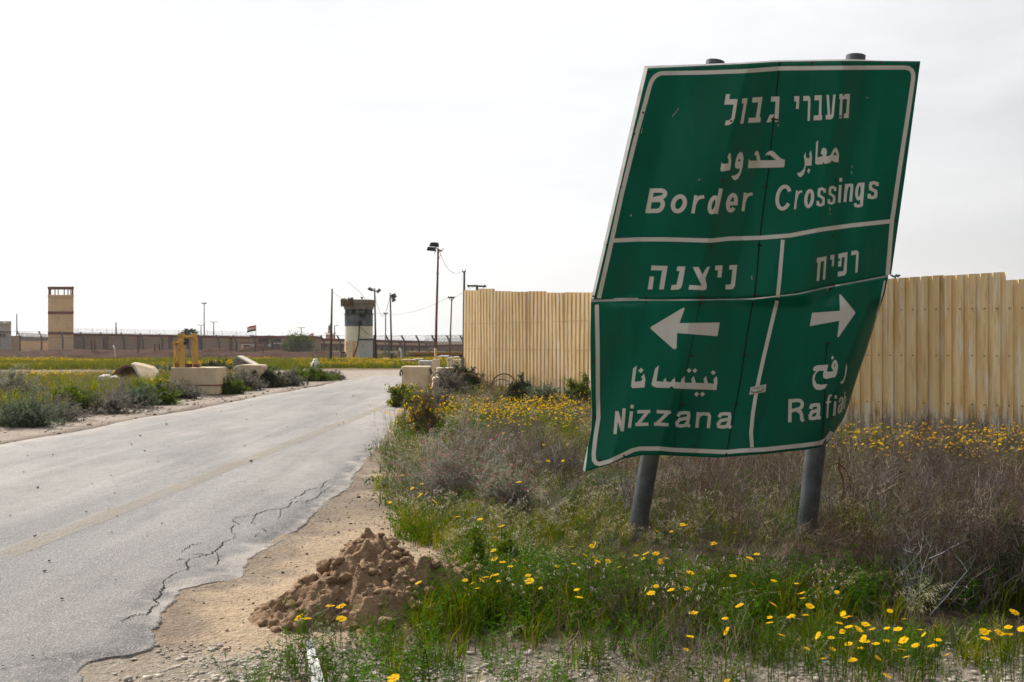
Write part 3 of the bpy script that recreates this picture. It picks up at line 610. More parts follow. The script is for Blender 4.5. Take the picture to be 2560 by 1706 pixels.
# panel joints (dark open seams), bolts and scratches
M['seam'] = surf('dark_seam', (.004,.012,.009), rough=.9, bmp=0)
lay('panel_joint', [stroke([(1948.5,158),(1940,250),(1931,330),(1921,430),(1909,520),(1899,600),(1893,680),(1886,744)], 3.2)], M['seam'], .0018)
lay('panel_joint', [stroke([(1882,756),(1866,850),(1850,960),(1830,1060),(1815,1142)], 2.6)], M['seam'], .0018)
lay('panel_joint', [stroke([(1750,756),(1732,850),(1712,940),(1695,1040),(1683,1138)], 1.6)], M['seam'], .0018)
lay('panel_joint', [stroke([(2068,860),(2063,920),(2062,990),(2058,1060),(2053,1117)], 2.6)], M['seam'], .0018)
M['bolt'] = surf('rusty_bolt', (.06,.035,.025), (.03,.025,.02), .8, 30, bmp=0)
BOL = [(1623,180),(1742,172),(1855,164),(1950,158),(2030,158),(2107,158),(2201,158),(2293,164),(1608,282),(1586,335),(1552,468),(1517,613),(1483,741),(1802,452),(1808,452),(1910,467),(1918,467),(2090,451),(1771,616),(1779,616),(1893,613),(1902,613),(2083,590),(1615,742),(1615,757),(1749,743),(1757,743),(1750,757),(1757,757),(1884,739),(1891,739),(1880,755),(2078,712),(2083,712),(2076,724),(2150,710),(1994,728),(1485,762),(1484,901),(1725,889),(1731,889),(1855,888),(1865,888),(2066,858),(2072,858),(1703,1012),(1710,1012),(1833,1011),(1842,1011),(2060,985),(1816,1135),(1735,1114),(1486,1042),(1828,303),(1930,298),(1938,299),(2100,291),(1943,135+165),(1500,1150),(1560,1140),(1942,1130)]
for x, y in BOL:
    mb = MB(); c = SP(x, y, .004); mb.lathe((0,0,0), [(.0085,0),(.0085,.004),(.004,.007)], 8)
    k = len(mb.v)-24
    for i in range(k, len(mb.v)):
        p = mb.v[i]; mb.v[i] = (c.x+p[0], c.y-p[2], c.z+p[1])
    mb.build('bolt', M['bolt'], sign)
M['scratch'] = surf('bare_scratch', (.33,.31,.24), (.25,.26,.2), .6, 40, bmp=0)
lay('scratch', [stroke([(1681,292),(1688,283),(1697,271)], 1.6), stroke([(1747,448),(1748,452)], 4), stroke([(2074,518),(2075,528)], 1.8), stroke([(2075,533),(2075,537)], 1.5), stroke([(2130,414),(2130,420)], 2), stroke([(2129,428),(2129,435)], 2.2), stroke([(2166,244),(2172,245)], 1.6), stroke([(1606,320),(1603,334)], 1.5), stroke([(2068,718),(2067,728)], 2), stroke([(2070,718),(2070,724)], 1.6), stroke([(1879,690),(1880,700)], 2.2), stroke([(1577,537),(1578,541)], 5), stroke([(1945,311),(1946,317)], 2)], M['scratch'], .0026)
# posts with top clamps, back rails
PO = [((1578,1352),(1788.5,154), .076), ((2007,1352),(2139.5,140), .078)]
for (bx, by), (tx, ty), r_ in PO:
    Yp = 8.15; bxw, _ = ((bx-CX)/F*Yp, 0); a_ = at(bx, by+60, Yp); e_ = at(tx, ty, Yp)
    mb = MB(); mid = a_.lerp(e_, .45)+Vector((.012,0,0)); pts = [a_-(e_-a_)*.06, a_, mid, e_]
    mb.tube(pts, r_, 24, cap=False); mb.tube([p for p in pts[::-1]], r_-.006, 24, cap=False)
    post = mb.build('post', M['steel'], sign, smooth=True, fix=False)
    d = (e_-a_).normalized(); mb = MB(); c = e_-d*.055
    mb.tube([c-d*.014, c+d*.014], r_+.003, 24, cap=True)
    for s_ in (-1, 1):
        mb.box(c+Vector((s_*(r_+.014), 0, 0)), (.026,.05,.028)); mb.tube([c+Vector((s_*(r_+.018),-.05,0)), c+Vector((s_*(r_+.018),.05,0))], .009, 8)
    mb.build('clamp', M['steel'], sign)
for y, x0, x1 in ((230,1625,2270),(450,1570,2240),(660,1520,2210),(840,1500,2110),(1060,1500,2040)):
    mb = MB(); a_ = at(x0, y+6, 8.0+.085); b_ = at(x1, y-20, 8.0+.085); mb.bar(a_+Vector((0,.17,0)), b_+Vector((0,.17,0)), .05, .04)
    mb.build('back_rail', M['steel'], sign)
# ================================================================ CORRUGATED FENCE
FP = [Vector((-1.57,32.5,0)), Vector((2.08,26.7,0)), Vector((5.96,18.1,0)), Vector((8.4,16.6,0)), Vector((14.5,12.4,0))]
m, t, b, o = new_mat('painted_corrugated_steel')
g = t.nodes.new('ShaderNodeNewGeometry'); P = g.outputs['Position']
base = mixc(t, ramp(t, noise(t, 3.0, 5, .6, P, stretch=(2.2,2.2,.22)), .36, .64), (.68,.465,.205), (.83,.64,.345))
base = mixc(t, ramp(t, noise(t, 5.5, 5, .65, P, stretch=(2,2,.16)), .52, .68, 0, .9), base, (.78,.75,.68))
base = mixc(t, ramp(t, noise(t, 6.5, 6, .7, P, stretch=(2.4,2.4,.2)), .53, .72, 0, .8), base, (.44,.27,.09))
sx = t.nodes.new('ShaderNodeSeparateXYZ'); t.links.new(P, sx.inputs[0])
low = ramp(t, mth(t, 'ADD', sx.outputs[2], mth(t, 'MULTIPLY', noise(t, 4, 5, .7, P, stretch=(1.5,1.5,.4)), -1.5)), -.62, -.30, 1, 0)
base = mixc(t, mth(t, 'MULTIPLY', low, .85), base, (.72,.70,.66))
low2 = ramp(t, mth(t, 'ADD', sx.outputs[2], mth(t, 'MULTIPLY', noise(t, 5, 5, .7, P, stretch=(2.5,2.5,.25)), -3.4)), -1.75, -1.25, 1, 0)
base = mixc(t, mth(t, 'MULTIPLY', low2, .75), base, (.17,.11,.04))
oi = t.nodes.new('ShaderNodeObjectInfo'); base = mixc(t, 1, base, mixc(t, oi.outputs['Random'], (.84,.82,.78), (1.06,1.06,1.08)), 'MULTIPLY')
t.links.new(base, b.inputs['Base Color']); b.inputs['Roughness'].default_value = .38; b.inputs['Metallic'].default_value = 0
bump(t, b, noise(t, 20, 4, .6, P), .12, .01); M['fence'] = m
fence = empty('corrugated_fence', FP[0], 'long cream corrugated metal fence streaked with rust behind the road sign', 'fence')
PITCH = .19
cum = [0]
for a_, b_ in zip(FP[:-1], FP[1:]): cum.append(cum[-1]+(b_-a_).length)
def fpt(s_):
    for k in range(len(FP)-1):
        if s_ <= cum[k+1] or k == len(FP)-2:
            d = (FP[k+1]-FP[k]).normalized(); return FP[k]+d*(s_-cum[k]), d
tops = {0: .04, 1: -.03, 2: .0}
fr = random.Random(4); s0 = 0; k = 0; NB = 5
while s0 < cum[-1]-.5:
    p_mid, _ = fpt(s0+NB*PITCH/2)
    hoff = [.04,.12,.02,.0,.03,-.02][k] if k < 6 else fr.choice([0,.03,-.03,.05,.0])
    if 8.1 < p_mid.x < 8.5: hoff = 0
    slope = .0
    mb = MB(); prof = []
    for q in range(NB):
        bq = s0+q*PITCH
        prof += [(bq,0),(bq+.104,0),(bq+.124,.040),(bq+.168,.040)]
    prof.append((s0+NB*PITCH, 0))
    if k % 7 == 3: lean = .02
    else: lean = fr.uniform(-.008,.008)
    V = []; zl = [0,.25,.5,.75,1]
    for (s_, dd) in prof:
        p, d = fpt(s_); n_ = Vector((d.y, -d.x, 0))        # towards the road
        if n_.y > 0: n_ = -n_
        gb = np.interp(s_, [0, cum[1], cum[2], cum[3], cum[4]], [.23,.10,-.16,-.14,-.14])
        h = 2.8+hoff*.7+.2*max(0, 1-s_/cum[1])
        if cum[2] < s0: h += .03*(min(s_, cum[3]+.4)-cum[2]) - (.10 if s0 > cum[3]-.45 else 0)
        for zz in zl:
            q = p + n_*(-dd+lean*zz+.012*math.sin(s_*3+zz*4)); V.append((q.x, q.y, gb-.12+(h+.12)*zz))
    n5 = len(zl)
    mb.add(V, [(i*n5+j, (i+1)*n5+j, (i+1)*n5+j+1, i*n5+j+1) for i in range(len(prof)-1) for j in range(n5-1)])
    o = mb.build('sheet', M['fence'], fence, fix=False); sm = o.modifiers.new('t', 'SOLIDIFY'); sm.thickness = .0015; sm.offset = 0
    mb = MB()
    for q in range(NB):
        for zz in (.62, 1.45, 2.25):
            s_ = s0+q*PITCH+.054; p, d = fpt(s_); n_ = Vector((d.y,-d.x,0)); n_ = -n_ if n_.y > 0 else n_
            if fr.random() < .85: mb.box(p+n_*(.012+.012*math.sin(s_*3+zz/2.8*4)+lean*zz/2.8)+Vector((0,0,zz-.1)), (.016,.016,.016))
    mb.build('screws', M['bolt'], o)
    s0 += NB*PITCH; k += 1
for zz in (.52, 1.35, 2.15):
    for a_, b_ in zip(FP[:-1], FP[1:]):
        mb = MB(); d = (b_-a_).normalized(); n_ = Vector((-d.y, d.x, 0)); n_ = -n_ if n_.y < 0 else n_
        mb.bar(a_+n_*.09+Vector((0,0,zz)), b_+n_*.09+Vector((0,0,zz)), .05, .05); mb.build('rail', M['steel'], fence)
for s_ in np.arange(.06, cum[-1], 2.6):
    p, d = fpt(s_); n_ = Vector((-d.y, d.x, 0)); n_ = -n_ if n_.y < 0 else n_
    q = p+n_*.16; mb = MB(); mb.box((q.x, q.y, 1.2), (.08,.08,2.9), rz=math.atan2(d.y, d.x)); mb.build('post', M['steel'], fence)
q = FP[0]+Vector((-.05,-.02,0)); mb = MB(); mb.box((q.x, q.y, .55), (.09,.06,1.05)); mb.build('end_post', M['bluegrey'], fence)

# ================================================================ BACKGROUND: walls, towers, buildings
def P2(px, py, Y): p = at(px, py, Y); return (p.x, p.y, p.z)
def face(mb, px0, py0, px1, py1, Y, depth, pc=None):
    """an upright block that turns its front squarely to the road junction"""
    pc = (px0+px1)/2 if pc is None else pc; c = np.array([(pc-CX)/F*Y, Y]); r_ = c/np.hypot(*c); V = []
    for px, py in ((px0,py1),(px1,py1),(px1,py0),(px0,py0)):
        q = np.array([(px-CX)/F, 1.0]); t_ = (Y*Y+c[0]**2)**.5/(q@r_)*1.0; t_ = (c@r_)/(q@r_); V.append((q[0]*t_, t_, EYE+(CY-py)/F*t_))
    return mb.prism(V, (r_[0]*depth, r_[1]*depth, 0))
def slab(mb, px0, py0, px1, py1, Y, depth, py0b=None, py1b=None):
    """an upright block seen between two image columns, standing at distance Y, depth metres deep"""
    pts = [P2(px0, py1, Y), P2(px1, py1b if py1b is not None else py1, Y), P2(px1, py0b if py0b is not None else py0, Y), P2(px0, py0, Y)]
    mb.prism(pts, (0, depth, 0)); return mb
YW = 150
wall = empty('boundary_wall', (at(420, 878, YW).x, YW, 0), 'long tan boundary wall with maroon coping and pilasters', 'wall')
slab(MB(), 28, 838, 640, 846, YW, .4, 846, 892) if 0 else None
mb = MB(); slab(mb, 182, 838, 640, 884, YW, .4, 847, 892); mb.build('wall_face', M['tan_dull'], wall)
mb = MB(); slab(mb, 182, 833, 640, 838.2, YW-.1, .6, 841.5, 847.2); mb.build('coping', M['maroon'], wall)
for px in (177.5, 264, 345.5, 424, 500, 576):
    mb = MB(); f_ = (px-182)/458; slab(mb, px-3.4, 836+9*f_, px+3.4, 884, YW-.25, .5); mb.build('pilaster', M['maroon'], wall)
mb = MB(); slab(mb, 26, 840, 50, 884, YW+3, .4); mb.build('wall_face', M['tan_dull'], wall)
mb = MB(); slab(mb, 50, 852, 120, 884, YW+2, .4, 852); mb.build('wall_face', M['tan'], wall)
mb = MB(); slab(mb, 50, 843, 120, 852, YW+1.9, .6, 844, 852); mb.build('coping', M['maroon'], wall)
rw = bpy.data.objects
def razor(name, pts, rad, turns, parent, label=None, cat=None, r=.018):
    pts = [Vector(p) for p in pts]; mb = MB(); n = turns*10; Pp = []
    tot = [0]
    for a_, b_ in zip(pts[:-1], pts[1:]): tot.append(tot[-1]+(b_-a_).length)
    rr_ = random.Random(int(pts[0].x*10))
    for i in range(n+1):
        s_ = tot[-1]*i/n; k = 0
        while k < len(pts)-2 and s_ > tot[k+1]: k += 1
        d = (pts[k+1]-pts[k]); c = pts[k]+d*((s_-tot[k])/max(tot[k+1]-tot[k], 1e-6)); d.normalize()
        u = Vector((-d.y, d.x, 0)); a_ = 2*math.pi*i/10
        rd = rad*(1+.18*math.sin(i*.37)+.1*math.sin(i*1.7))
        Pp.append(c+(u*math.cos(a_)+Vector((0,0,1))*math.sin(a_))*rd+d*math.sin(i*2.1)*.05)
    mb.tube(Pp, r, 3, cap=False); return mb.build(name, M['razor'], parent, fix=False)
razor('razor_wire', [P2(48, 841, YW), P2(120, 845, YW)], .55, 46, wall, r=.022)
razor('razor_wire', [P2(184, 829, YW), P2(640, 837.5, YW)], .5, 120, wall, r=.014)
for px in np.arange(195, 640, 36):
    f_ = (px-182)/458; mb = MB(); mb.tube([P2(px, 834+8.5*f_, YW+.2), P2(px, 820+8.5*f_, YW+.2)], .02, 4); mb.build('wire_stake', M['wire'], wall)
# tall tan tower
tw = empty('watchtower', (at(152, 870, 147).x, 147, 0), 'tall square tan watchtower with maroon bands and an open columned top', 'watchtower')
TC = 152
mb = MB(); face(mb, 120, 741, 184, 884, 147, 4.2, TC); mb.build('shaft', M['tan'], tw)
for y0, y1 in ((779,785),(831,836.5)):
    mb = MB(); face(mb, 119.6, y0, 184.4, y1, 146.9, 4.4, TC); mb.build('band', M['maroon'], tw)
mb = MB(); face(mb, 119, 717, 185, 721, 146.8, 4.6, TC); mb.build('roof', M['maroon'], tw)
mb = MB(); face(mb, 119.2, 737.5, 184.8, 742, 146.85, 4.5, TC); mb.build('parapet', M['tan'], tw)
for px, w, dy, mt in ((123,4.5,0,'maroon'),(181.5,4.5,0,'maroon'),(137.5,2.8,0,'maroon'),(145.5,2.8,3.6,'tan'),(160.5,3,0,'maroon'),(170,3.2,3.6,'tan'),(126.5,3,3.7,'maroon'),(177,3,3.7,'maroon')):
    mb = MB(); face(mb, px-w/2, 720.5, px+w/2, 738, 147+dy, .28, TC); mb.build('column', M[mt], tw)
# pale guard house at the left border of the view
gh = empty('guard_house', (at(10, 870, 140).x, 140, 0), 'small pale grey guard house with holes in its parapet left of the tan watchtower', 'guard house')
mb = MB(); face(mb, -26, 808, 28, 878, 140, 3, 0); mb.build('wall', M['greydull'], gh)
mb = MB(); face(mb, -27, 803.5, 28.6, 806, 139.8, 3.4, 0); face(mb, -27, 806, 8, 811, 139.8, .3, 0); face(mb, 15, 806, 28.6, 811, 139.8, .3, 0); mb.build('parapet', M['greydull'], gh)
for px in (2, 11): mb = MB(); face(mb, px-2.5, 835, px+2.5, 843, 139.85, .3, 0); mb.build('window', M['window'], gh)
mb = MB(); face(mb, -26, 829, 27, 831, 139.85, .4, 0); mb.build('band', M['steel'], gh)
# long low terminal building, right half
tb = empty('terminal_building', (at(900, 880, 165).x, 165, 0), 'long low tan terminal building with two maroon bands behind the round guard tower', 'building')
mb = MB(); slab(mb, 772, 849, 1072, 915, 165, 12, 856, 915); mb.build('wall', M['tan_dull'], tb)
mb = MB(); slab(mb, 770, 845.5, 1073, 852, 164.8, 12.4, 853, 859); mb.build('roof_band', M['maroon'], tb)
mb = MB(); slab(mb, 772, 858, 1073, 866, 164.8, .4, 864, 871); mb.build('wall_band', M['maroon'], tb)
mb = MB(); slab(mb, 772, 852, 1070, 858, 164.85, .3, 859, 864); mb.build('frieze', M['tan'], tb)
for px in (795, 1001, 1066): mb = MB(); slab(mb, px-3, 853, px+3, 866, 164.7, .3); mb.build('pilaster', M['maroon'], tb)
for px in (789, 800, 826, 842, 955, 968, 993, 1031, 1046):
    mb = MB(); slab(mb, px-2.6, 869, px+2.6, 880, 164.9, .2); w_ = mb.build('window', M['window'], tb)
    mb = MB(); slab(mb, px-3.6, 867.5, px+3.6, 869, 164.8, .25); mb.build('frame', M['maroon'], w_)
wl = empty('courtyard_wall', (at(1110, 880, 158).x, 158, 0), 'dull brown wall running from the terminal building to the corrugated fence', 'wall')
mb = MB(); slab(mb, 1073, 864, 1290, 915, 158, .4, 860); mb.build('wall_face', M['tan_dull'], wl)
mb = MB(); slab(mb, 1073, 862.5, 1290, 866.5, 157.9, .6, 858.5, 862.5); mb.build('coping', M['maroon'], wl)
for j, (py, rd) in enumerate(((858, .35), (852, .4), (845, .4))):
    razor('razor_wire', [P2(1062, py, 157), P2(1290, py-4, 157)], rd, 66, wl, r=.024)
razor('razor_wire', [P2(940, 845, 164), P2(1072, 850, 164)], .42, 40, tb, r=.018)
# gate building, hut
gb_ = empty('gate_building', (at(690, 885, 146).x, 146, 0), 'gate building with a maroon roof band and a dark open bay beside the wall', 'building')
mb = MB(); slab(mb, 626, 846, 776, 900, 146, 8); mb.build('wall', M['tan_dull'], gb_)
mb = MB(); slab(mb, 624.5, 839.5, 778, 846.5, 145.8, 8.4, 840.5, 847.5); mb.build('roof_band', M['maroon'], gb_)
mb = MB(); slab(mb, 653, 848, 672, 866, 145.9, .2); slab(mb, 684, 848, 702, 858, 145.9, .2); mb.build('dark_bay', M['window'], gb_)
mb = MB(); slab(mb, 684, 857.5, 708.5, 860, 144.5, 1.6); mb.build('canopy', M['whitepaint'], gb_)
for px in (673, 702): mb = MB(); slab(mb, px-2.5, 860, px+3.5, 871, 145.6, .4); mb.build('pillar', M['whitepaint'], gb_)
mb = MB(); slab(mb, 684, 860, 699, 874, 145.7, .2); mb.build('doorway', M['window'], gb_)
mb = MB(); slab(mb, 646, 846, 650, 880, 145.7, .3); mb.build('pilaster', M['maroon'], gb_)
ht = empty('guard_hut', (at(616, 875, 128).x, 128, 0), 'small pink hut with a maroon roof and white arched canopy before the gate building', 'hut')
mb = MB(); slab(mb, 600, 861, 640, 884, 128, 4); mb.build('wall', M['pinkwall'], ht)
mb = MB(); slab(mb, 601, 855.5, 641, 860.5, 127.6, 4.8); mb.build('roof', M['maroon'], ht)
mb = MB(); slab(mb, 604, 860.5, 634, 863, 127.2, .5); slab(mb, 603, 863, 608, 871, 127.2, .4); slab(mb, 629, 863, 636, 866, 127.2, .4); mb.build('canopy', M['whitepaint'], ht)
mb = MB(); slab(mb, 610, 863.5, 622, 866, 127.8, .3); mb.build('window', M['window'], ht)
rp = empty('ramp_wall', (at(640, 880, 120).x, 120, 0), 'low tan wall with a maroon sloping top in front of the small hut', 'wall')
mb = MB(); mb.prism([P2(585, 885, 120), P2(700, 885, 120), P2(700, 871, 120), P2(678, 869, 120), P2(636, 866.5, 120), P2(585, 881, 120)], (0,.5,0)); mb.build('wall_face', M['tan_dull'], rp)
mb = MB(); mb.prism([P2(580, 883, 119.8), P2(637, 867.5, 119.8), P2(637, 864.5, 119.8), P2(580, 880, 119.8)], (0,.8,0)); mb.build('coping', M['pinkwall'], rp)
mb = MB(); mb.prism([P2(637, 869, 119.7), P2(700, 874, 119.7), P2(700, 869, 119.7), P2(637, 864.5, 119.7)], (0,.3,0)); mb.build('panel', M['maroon'], rp)
# minaret
mn = empty('minaret', (at(826.5, 860, 230).x, 230, 0), 'pink square minaret with a green dome behind the terminal roof', 'minaret')
c = at(826.5, 900, 230); k = 230/F
mb = MB(); mb.box((c.x, 230, at(0, 868, 230).z), (20*k, 20*k, 64*k)); mb.build('shaft', M['pinkwall'], mn)
mb = MB(); mb.box((c.x, 230, at(0, 833.5, 230).z), (25*k, 25*k, 1.6*k)); mb.build('balcony', M['maroon'], mn)
mb = MB(); mb.lathe((c.x-.1, 230, at(0, 833, 230).z), [(5.6*k,0),(5.6*k,8*k)], 12); mb.build('lantern', M['pinkwall'], mn)
mb = MB(); mb.lathe((c.x-.1, 230, at(0, 825, 230).z), [(5*k,0),(5.4*k,4*k),(5*k,8*k),(3.4*k,11.5*k),(1*k,13*k),(.3*k,17*k)], 14); mb.build('dome', M['greenpaint'], mn, smooth=True)
# ---- flags
m, t, b, o = new_mat('tricolour_cloth')
def flag(px0, px1, py_t, py_b, dy, Y, label, pole_top, pole_bot):
    f_ = empty('flag', (at(px1, pole_bot, Y).x, Y, 0), label, 'flag', 'flags beyond the wall')
    mb = MB(); mb.tube([P2(px1, pole_bot, Y), P2(px1, pole_top, Y)], .035, 6); mb.build('flagpole', M['steel'], f_)
    n = 14
    for j, mt in enumerate(('flag_red', 'flag_white', 'flag_black')):
        mb = MB(); V = []
        for r_ in (j/3, (j+1)/3):
            for i in range(n+1):
                s_ = i/n; x = px1+(px0-px1)*s_; y = py_t+(py_b-py_t)*r_+dy*s_+ .9*math.sin(s_*7+.6)*s_
                p = at(x, y, Y+.25*math.sin(s_*8+r_)); V.append(p)
        mb.add(V, [(i, i+1, n+2+i, n+1+i) for i in range(n)]); mb.build('stripe', M[mt], f_)
    p = at((px0+px1)/2, (py_t+py_b)/2+dy*.5+.3, Y-.34); mb = MB(); s_ = (py_b-py_t)/3*Y/F
    mb.prism([(p.x-s_*.14, p.y, p.z-s_*.38), (p.x+s_*.14, p.y, p.z-s_*.38), (p.x+s_*.3, p.y, p.z+s_*.2), (p.x+s_*.1, p.y, p.z+s_*.12), (p.x, p.y, p.z+s_*.4), (p.x-s_*.1, p.y, p.z+s_*.12), (p.x-s_*.3, p.y, p.z+s_*.2)], (0,.02,0)); mb.build('emblem', M['flag_gold'], f_)
M['flag_red'] = surf('flag_red', (.62,.03,.06), rough=.8, bmp=0); M['flag_white'] = surf('flag_white', (.9,.88,.87), rough=.8, bmp=0); M['flag_black'] = surf('flag_black', (.02,.02,.035), rough=.8, bmp=0); M['flag_gold'] = surf('flag_gold', (.55,.36,.10), rough=.7, bmp=0)
flag(618, 640, 813, 827, 5, 155, 'larger red white and black flag flying above the gate building', 811, 870)
flag(773, 783.5, 833.5, 841, 2.5, 185, 'smaller red white and black flag flying right of the bushy tree', 832, 880)
# ---- earth banks
def bank(name, cx, cy, lx, ly, h, seed, kind='structure', base=-.3, n=70, mat=None, nfreq=.5):
    xs = np.linspace(-1, 1, n); ys = np.linspace(-1, 1, max(14, n//3)); A, B = np.meshgrid(xs, ys)
    wx = cx+A*lx; wy = cy+B*ly
    z = h*(1-A**4)*np.cos(B*math.pi/2)**.8*(1+.9*fbm(wx*nfreq, wy*nfreq, 4, seed)) + base*(np.abs(B) > .98)
    ii = np.arange(len(ys)-1)[:, None]*n+np.arange(n-1)[None, :]; Q = np.stack([ii, ii+1, ii+1+n, ii+n], -1).reshape(-1, 4)
    o = npmesh(name, np.stack([wx.ravel(), wy.ravel(), z.ravel()+base*.5], 1), Q, mat or M['dirtcol'], smooth=False); return tag(o, kind=kind) if kind else o
bank('hills', -36, 86, 26, 6, .95, 201, n=160)
bank('hills', -19, 90, 9, 4, .7, 205); bank('hills', -10, 100, 16, 6, .35, 207, n=90)
# ---- bent steel fence posts with mesh between
sf = empty('security_fence', (at(600, 890, 100).x, 100, 0), 'tall wire mesh security fence on grey posts with bent tops', 'fence')
m, t, b, o = new_mat('wire_mesh'); b.inputs['Base Color'].default_value = (.15,.155,.16, 1); b.inputs['Roughness'].default_value = .6
b.inputs['Alpha'].default_value = .30; M['mesh'] = m
fpx = [-2,49,103,156,208,258,309,357,405,453,502,547,590,637,680,724.5,768,809,850,892,934,972,1011,1047,1087,1124,1158]
prev = None
for i, px in enumerate(fpx):
    f_ = px/1124; Y = 112-22*f_; tp = 828+11*sst(0, .6, f_); bend = tp+13+2*f_; bot = 880+22*f_
    mb = MB(); mb.tube([P2(px+1, bot, Y), P2(px+.5, bend, Y), P2(px-6.2-1.5*f_, tp, Y)], .085, 6); mb.build('post', M['darkgrey'] if i % 4 else M['steel'], sf)
    cur = (P2(px+1, bot, Y+.05), P2(px+.5, bend, Y+.05), P2(px-6.5, tp, Y+.05))
    if prev:
        mb = MB(); mb.add([prev[0], cur[0], cur[1], prev[1]], [(0,1,2,3)]); mb.build('mesh_panel', M['mesh'], sf)
        for q in (1, 2):
            mb = MB(); mb.tube([prev[q], Vector(prev[q]).lerp(Vector(cur[q]), .5)-Vector((0,0,.06)), cur[q]], .018, 4); mb.build('strand', M['wire'], sf)
    prev = cur
fld = [(287,865,903),(1003.5,872,910)]
def bent_pipe(px, pt, pb, Y, label):
    o = empty('bent_pipe', (at(px, pb, Y).x, Y, 0), label, 'pipe post', 'white bent pipe posts')
    mb = MB(); kx = (pb-pt)/38.0
    mb.tube([P2(px+1, pb+1, Y), P2(px+.6, pt+16*kx, Y), P2(px-.2, pt+9*kx, Y), P2(px-3.5, pt, Y)], .055, 8); mb.build('pipe', M['whitepaint'], o, smooth=True)
bent_pipe(287, 864, 905, 78, 'white bent pipe post in front of the long earth bank')
bent_pipe(1003, 871, 911, 70, 'white bent pipe post beside the row of concrete blocks')
# rusty stakes standing about behind the flower field
for i, (px, pt, pb, lean) in enumerate(((228,852,905,1),(237,850,884,0),(345,858,905,0),(399,860,905,-.5),(387,861,895,0),(657.5,872,912,0),(577,880,905,.5),(712,893,908,5))):
    o = empty('stake', (at(px, pb, 84).x, 84, 0), None, 'stake', 'thin rusty stakes before the earth banks'); o['label'] = 'thin dark stake standing in front of the earth banks and wire fence'
    if i == 7: o['label'] = 'leaning brown stake in the yellow flowers right of the earth mounds'; 
    mb = MB(); mb.tube([P2(px, pb, 84), P2(px+lean, pt, 84)], .05 if i < 7 else .09, 5); mb.build('shaft', M['rustbrown'], o)
# ---- far lamps and masts
def lampmast(px, pt, pb, Y, kind, label, cat='light mast', r=.09, mat='steel', group=None, arm=9):
    o = empty('light_mast' if cat == 'light mast' else 'street_lamp', (at(px, pb, Y).x, Y, 0), label, cat, group)
    mb = MB(); mb.tube([P2(px, pb, Y), P2(px, pt, Y)], [r*1.25, r*.8], 8); mb.build('pole', M[mat], o)
    k = Y/F
    if kind == 'flood2':
        for s_ in (-1, 1):
            mb = MB(); c_ = at(px+s_*3.6, pt+.5, Y); mb.box(c_, (4.6*k, 3*k, 2.8*k), ry=-s_*.45); mb.build('floodlight', M['dark'], o)
        mb = MB(); mb.bar(P2(px-3.6, pt+1, Y), P2(px+3.6, pt+1, Y), .06); mb.build('bracket', M[mat], o)
    elif kind == 'arms':
        for s_ in (-1, 1):
            mb = MB(); mb.tube([P2(px, pt+1.5, Y), P2(px+s_*arm*.6, pt, Y), P2(px+s_*arm, pt-.3, Y)], .05, 5); a_ = mb.build('arm', M[mat], o)
            mb = MB(); mb.box(at(px+s_*(arm+.6), pt-.4, Y), (3.2*k, .3, .9*k)); mb.build('lamp_head', M['greydull'], a_)
    elif kind == 'arm1':
        mb = MB(); mb.tube([P2(px, pt+1.5, Y), P2(px+arm*.6, pt+.2, Y), P2(px+arm, pt-.6, Y)], .05, 5); a_ = mb.build('arm', M[mat], o)
        mb = MB(); mb.box(at(px+arm+.8, pt-.7, Y), (3.2*k, .3, .9*k)); mb.build('lamp_head', M['greydull'], a_)
    return o
lampmast(510.5, 758, 850, 170, 'flood2', 'tall thin mast with two small floodlights right of the palm')
lampmast(534, 805, 850, 180, 'arms', 'far double-armed street lamp just right of the tall thin mast', 'street lamp', group='far street lamps')
lampmast(502.5, 813, 850, 200, 'arms', 'faint double-armed street lamp just left of the tall thin mast', 'street lamp', group='far street lamps', arm=8)
lampmast(753, 819, 865, 180, 'arms', 'far double-armed street lamp rising above the bushy tree', 'street lamp', group='far street lamps')
lampmast(836.5, 814, 865, 180, 'arm1', 'far single-armed street lamp beside the minaret', 'street lamp', group='far street lamps')
lampmast(42, 785, 850, 170, 'none', 'bare thin mast standing between the guard house and the watchtower', 'light mast', r=.1)
lampmast(290, 806, 850, 170, 'none', 'short dark mast standing behind the long tan wall', 'light mast', r=.12, mat='darkgrey')
lampmast(964, 783, 880, 150, 'flood2', 'thin far mast with two small floodlights between the two dark poles')
o = lampmast(2238, 690, 760, 60, 'none', 'cluster of dark floodlights peeking over the fence right of the sign', 'light mast', r=.07)
for dx, dy in ((-9,-1),(-4,1.5),(3,-1.5),(6,1.5),(10,-1)):
    mb = MB(); mb.box(at(2238+dx, 690+dy, 60), (.13,.12,.09), ry=.4*(1 if dx > 0 else -1)); mb.build('floodlight', M['darkgrey'], o)
# ---- far vegetation is in the plant section
# ================================================================ ROUND GUARD TOWER
YT = 80; k = YT/F; ct = at(897, 853, YT); zz = lambda py: at(0, py, YT).z
gt = empty('guard_tower', (ct.x, YT, 0), 'round concrete guard tower with soot-blackened top and peeling paint', 'guard tower')
R0 = 34.6*k
a_cut = R(-78)
mb = MB(); mb.lathe((ct.x, YT, 0), [(R0, zz(914)), (R0, zz(816))], 40); mb.build('shaft', M['cream'], gt, smooth='auto')
mb = MB(); mb.lathe((ct.x, YT, 0), [(R0+.012, zz(914)), (R0+.012, zz(851))], 22, R(-82), R(60)); mb.build('paint_patch', M['paleblock'], gt, smooth='auto', fix=False)
mb = MB(); mb.lathe((ct.x, YT, 0), [(R0+.014, zz(914)), (R0+.014, zz(852))], 22, R(-190), R(-88)); mb.build('paint_patch', M['yellowcream'] if 'yellowcream' in M else M['tan'], gt, smooth='auto', fix=False)
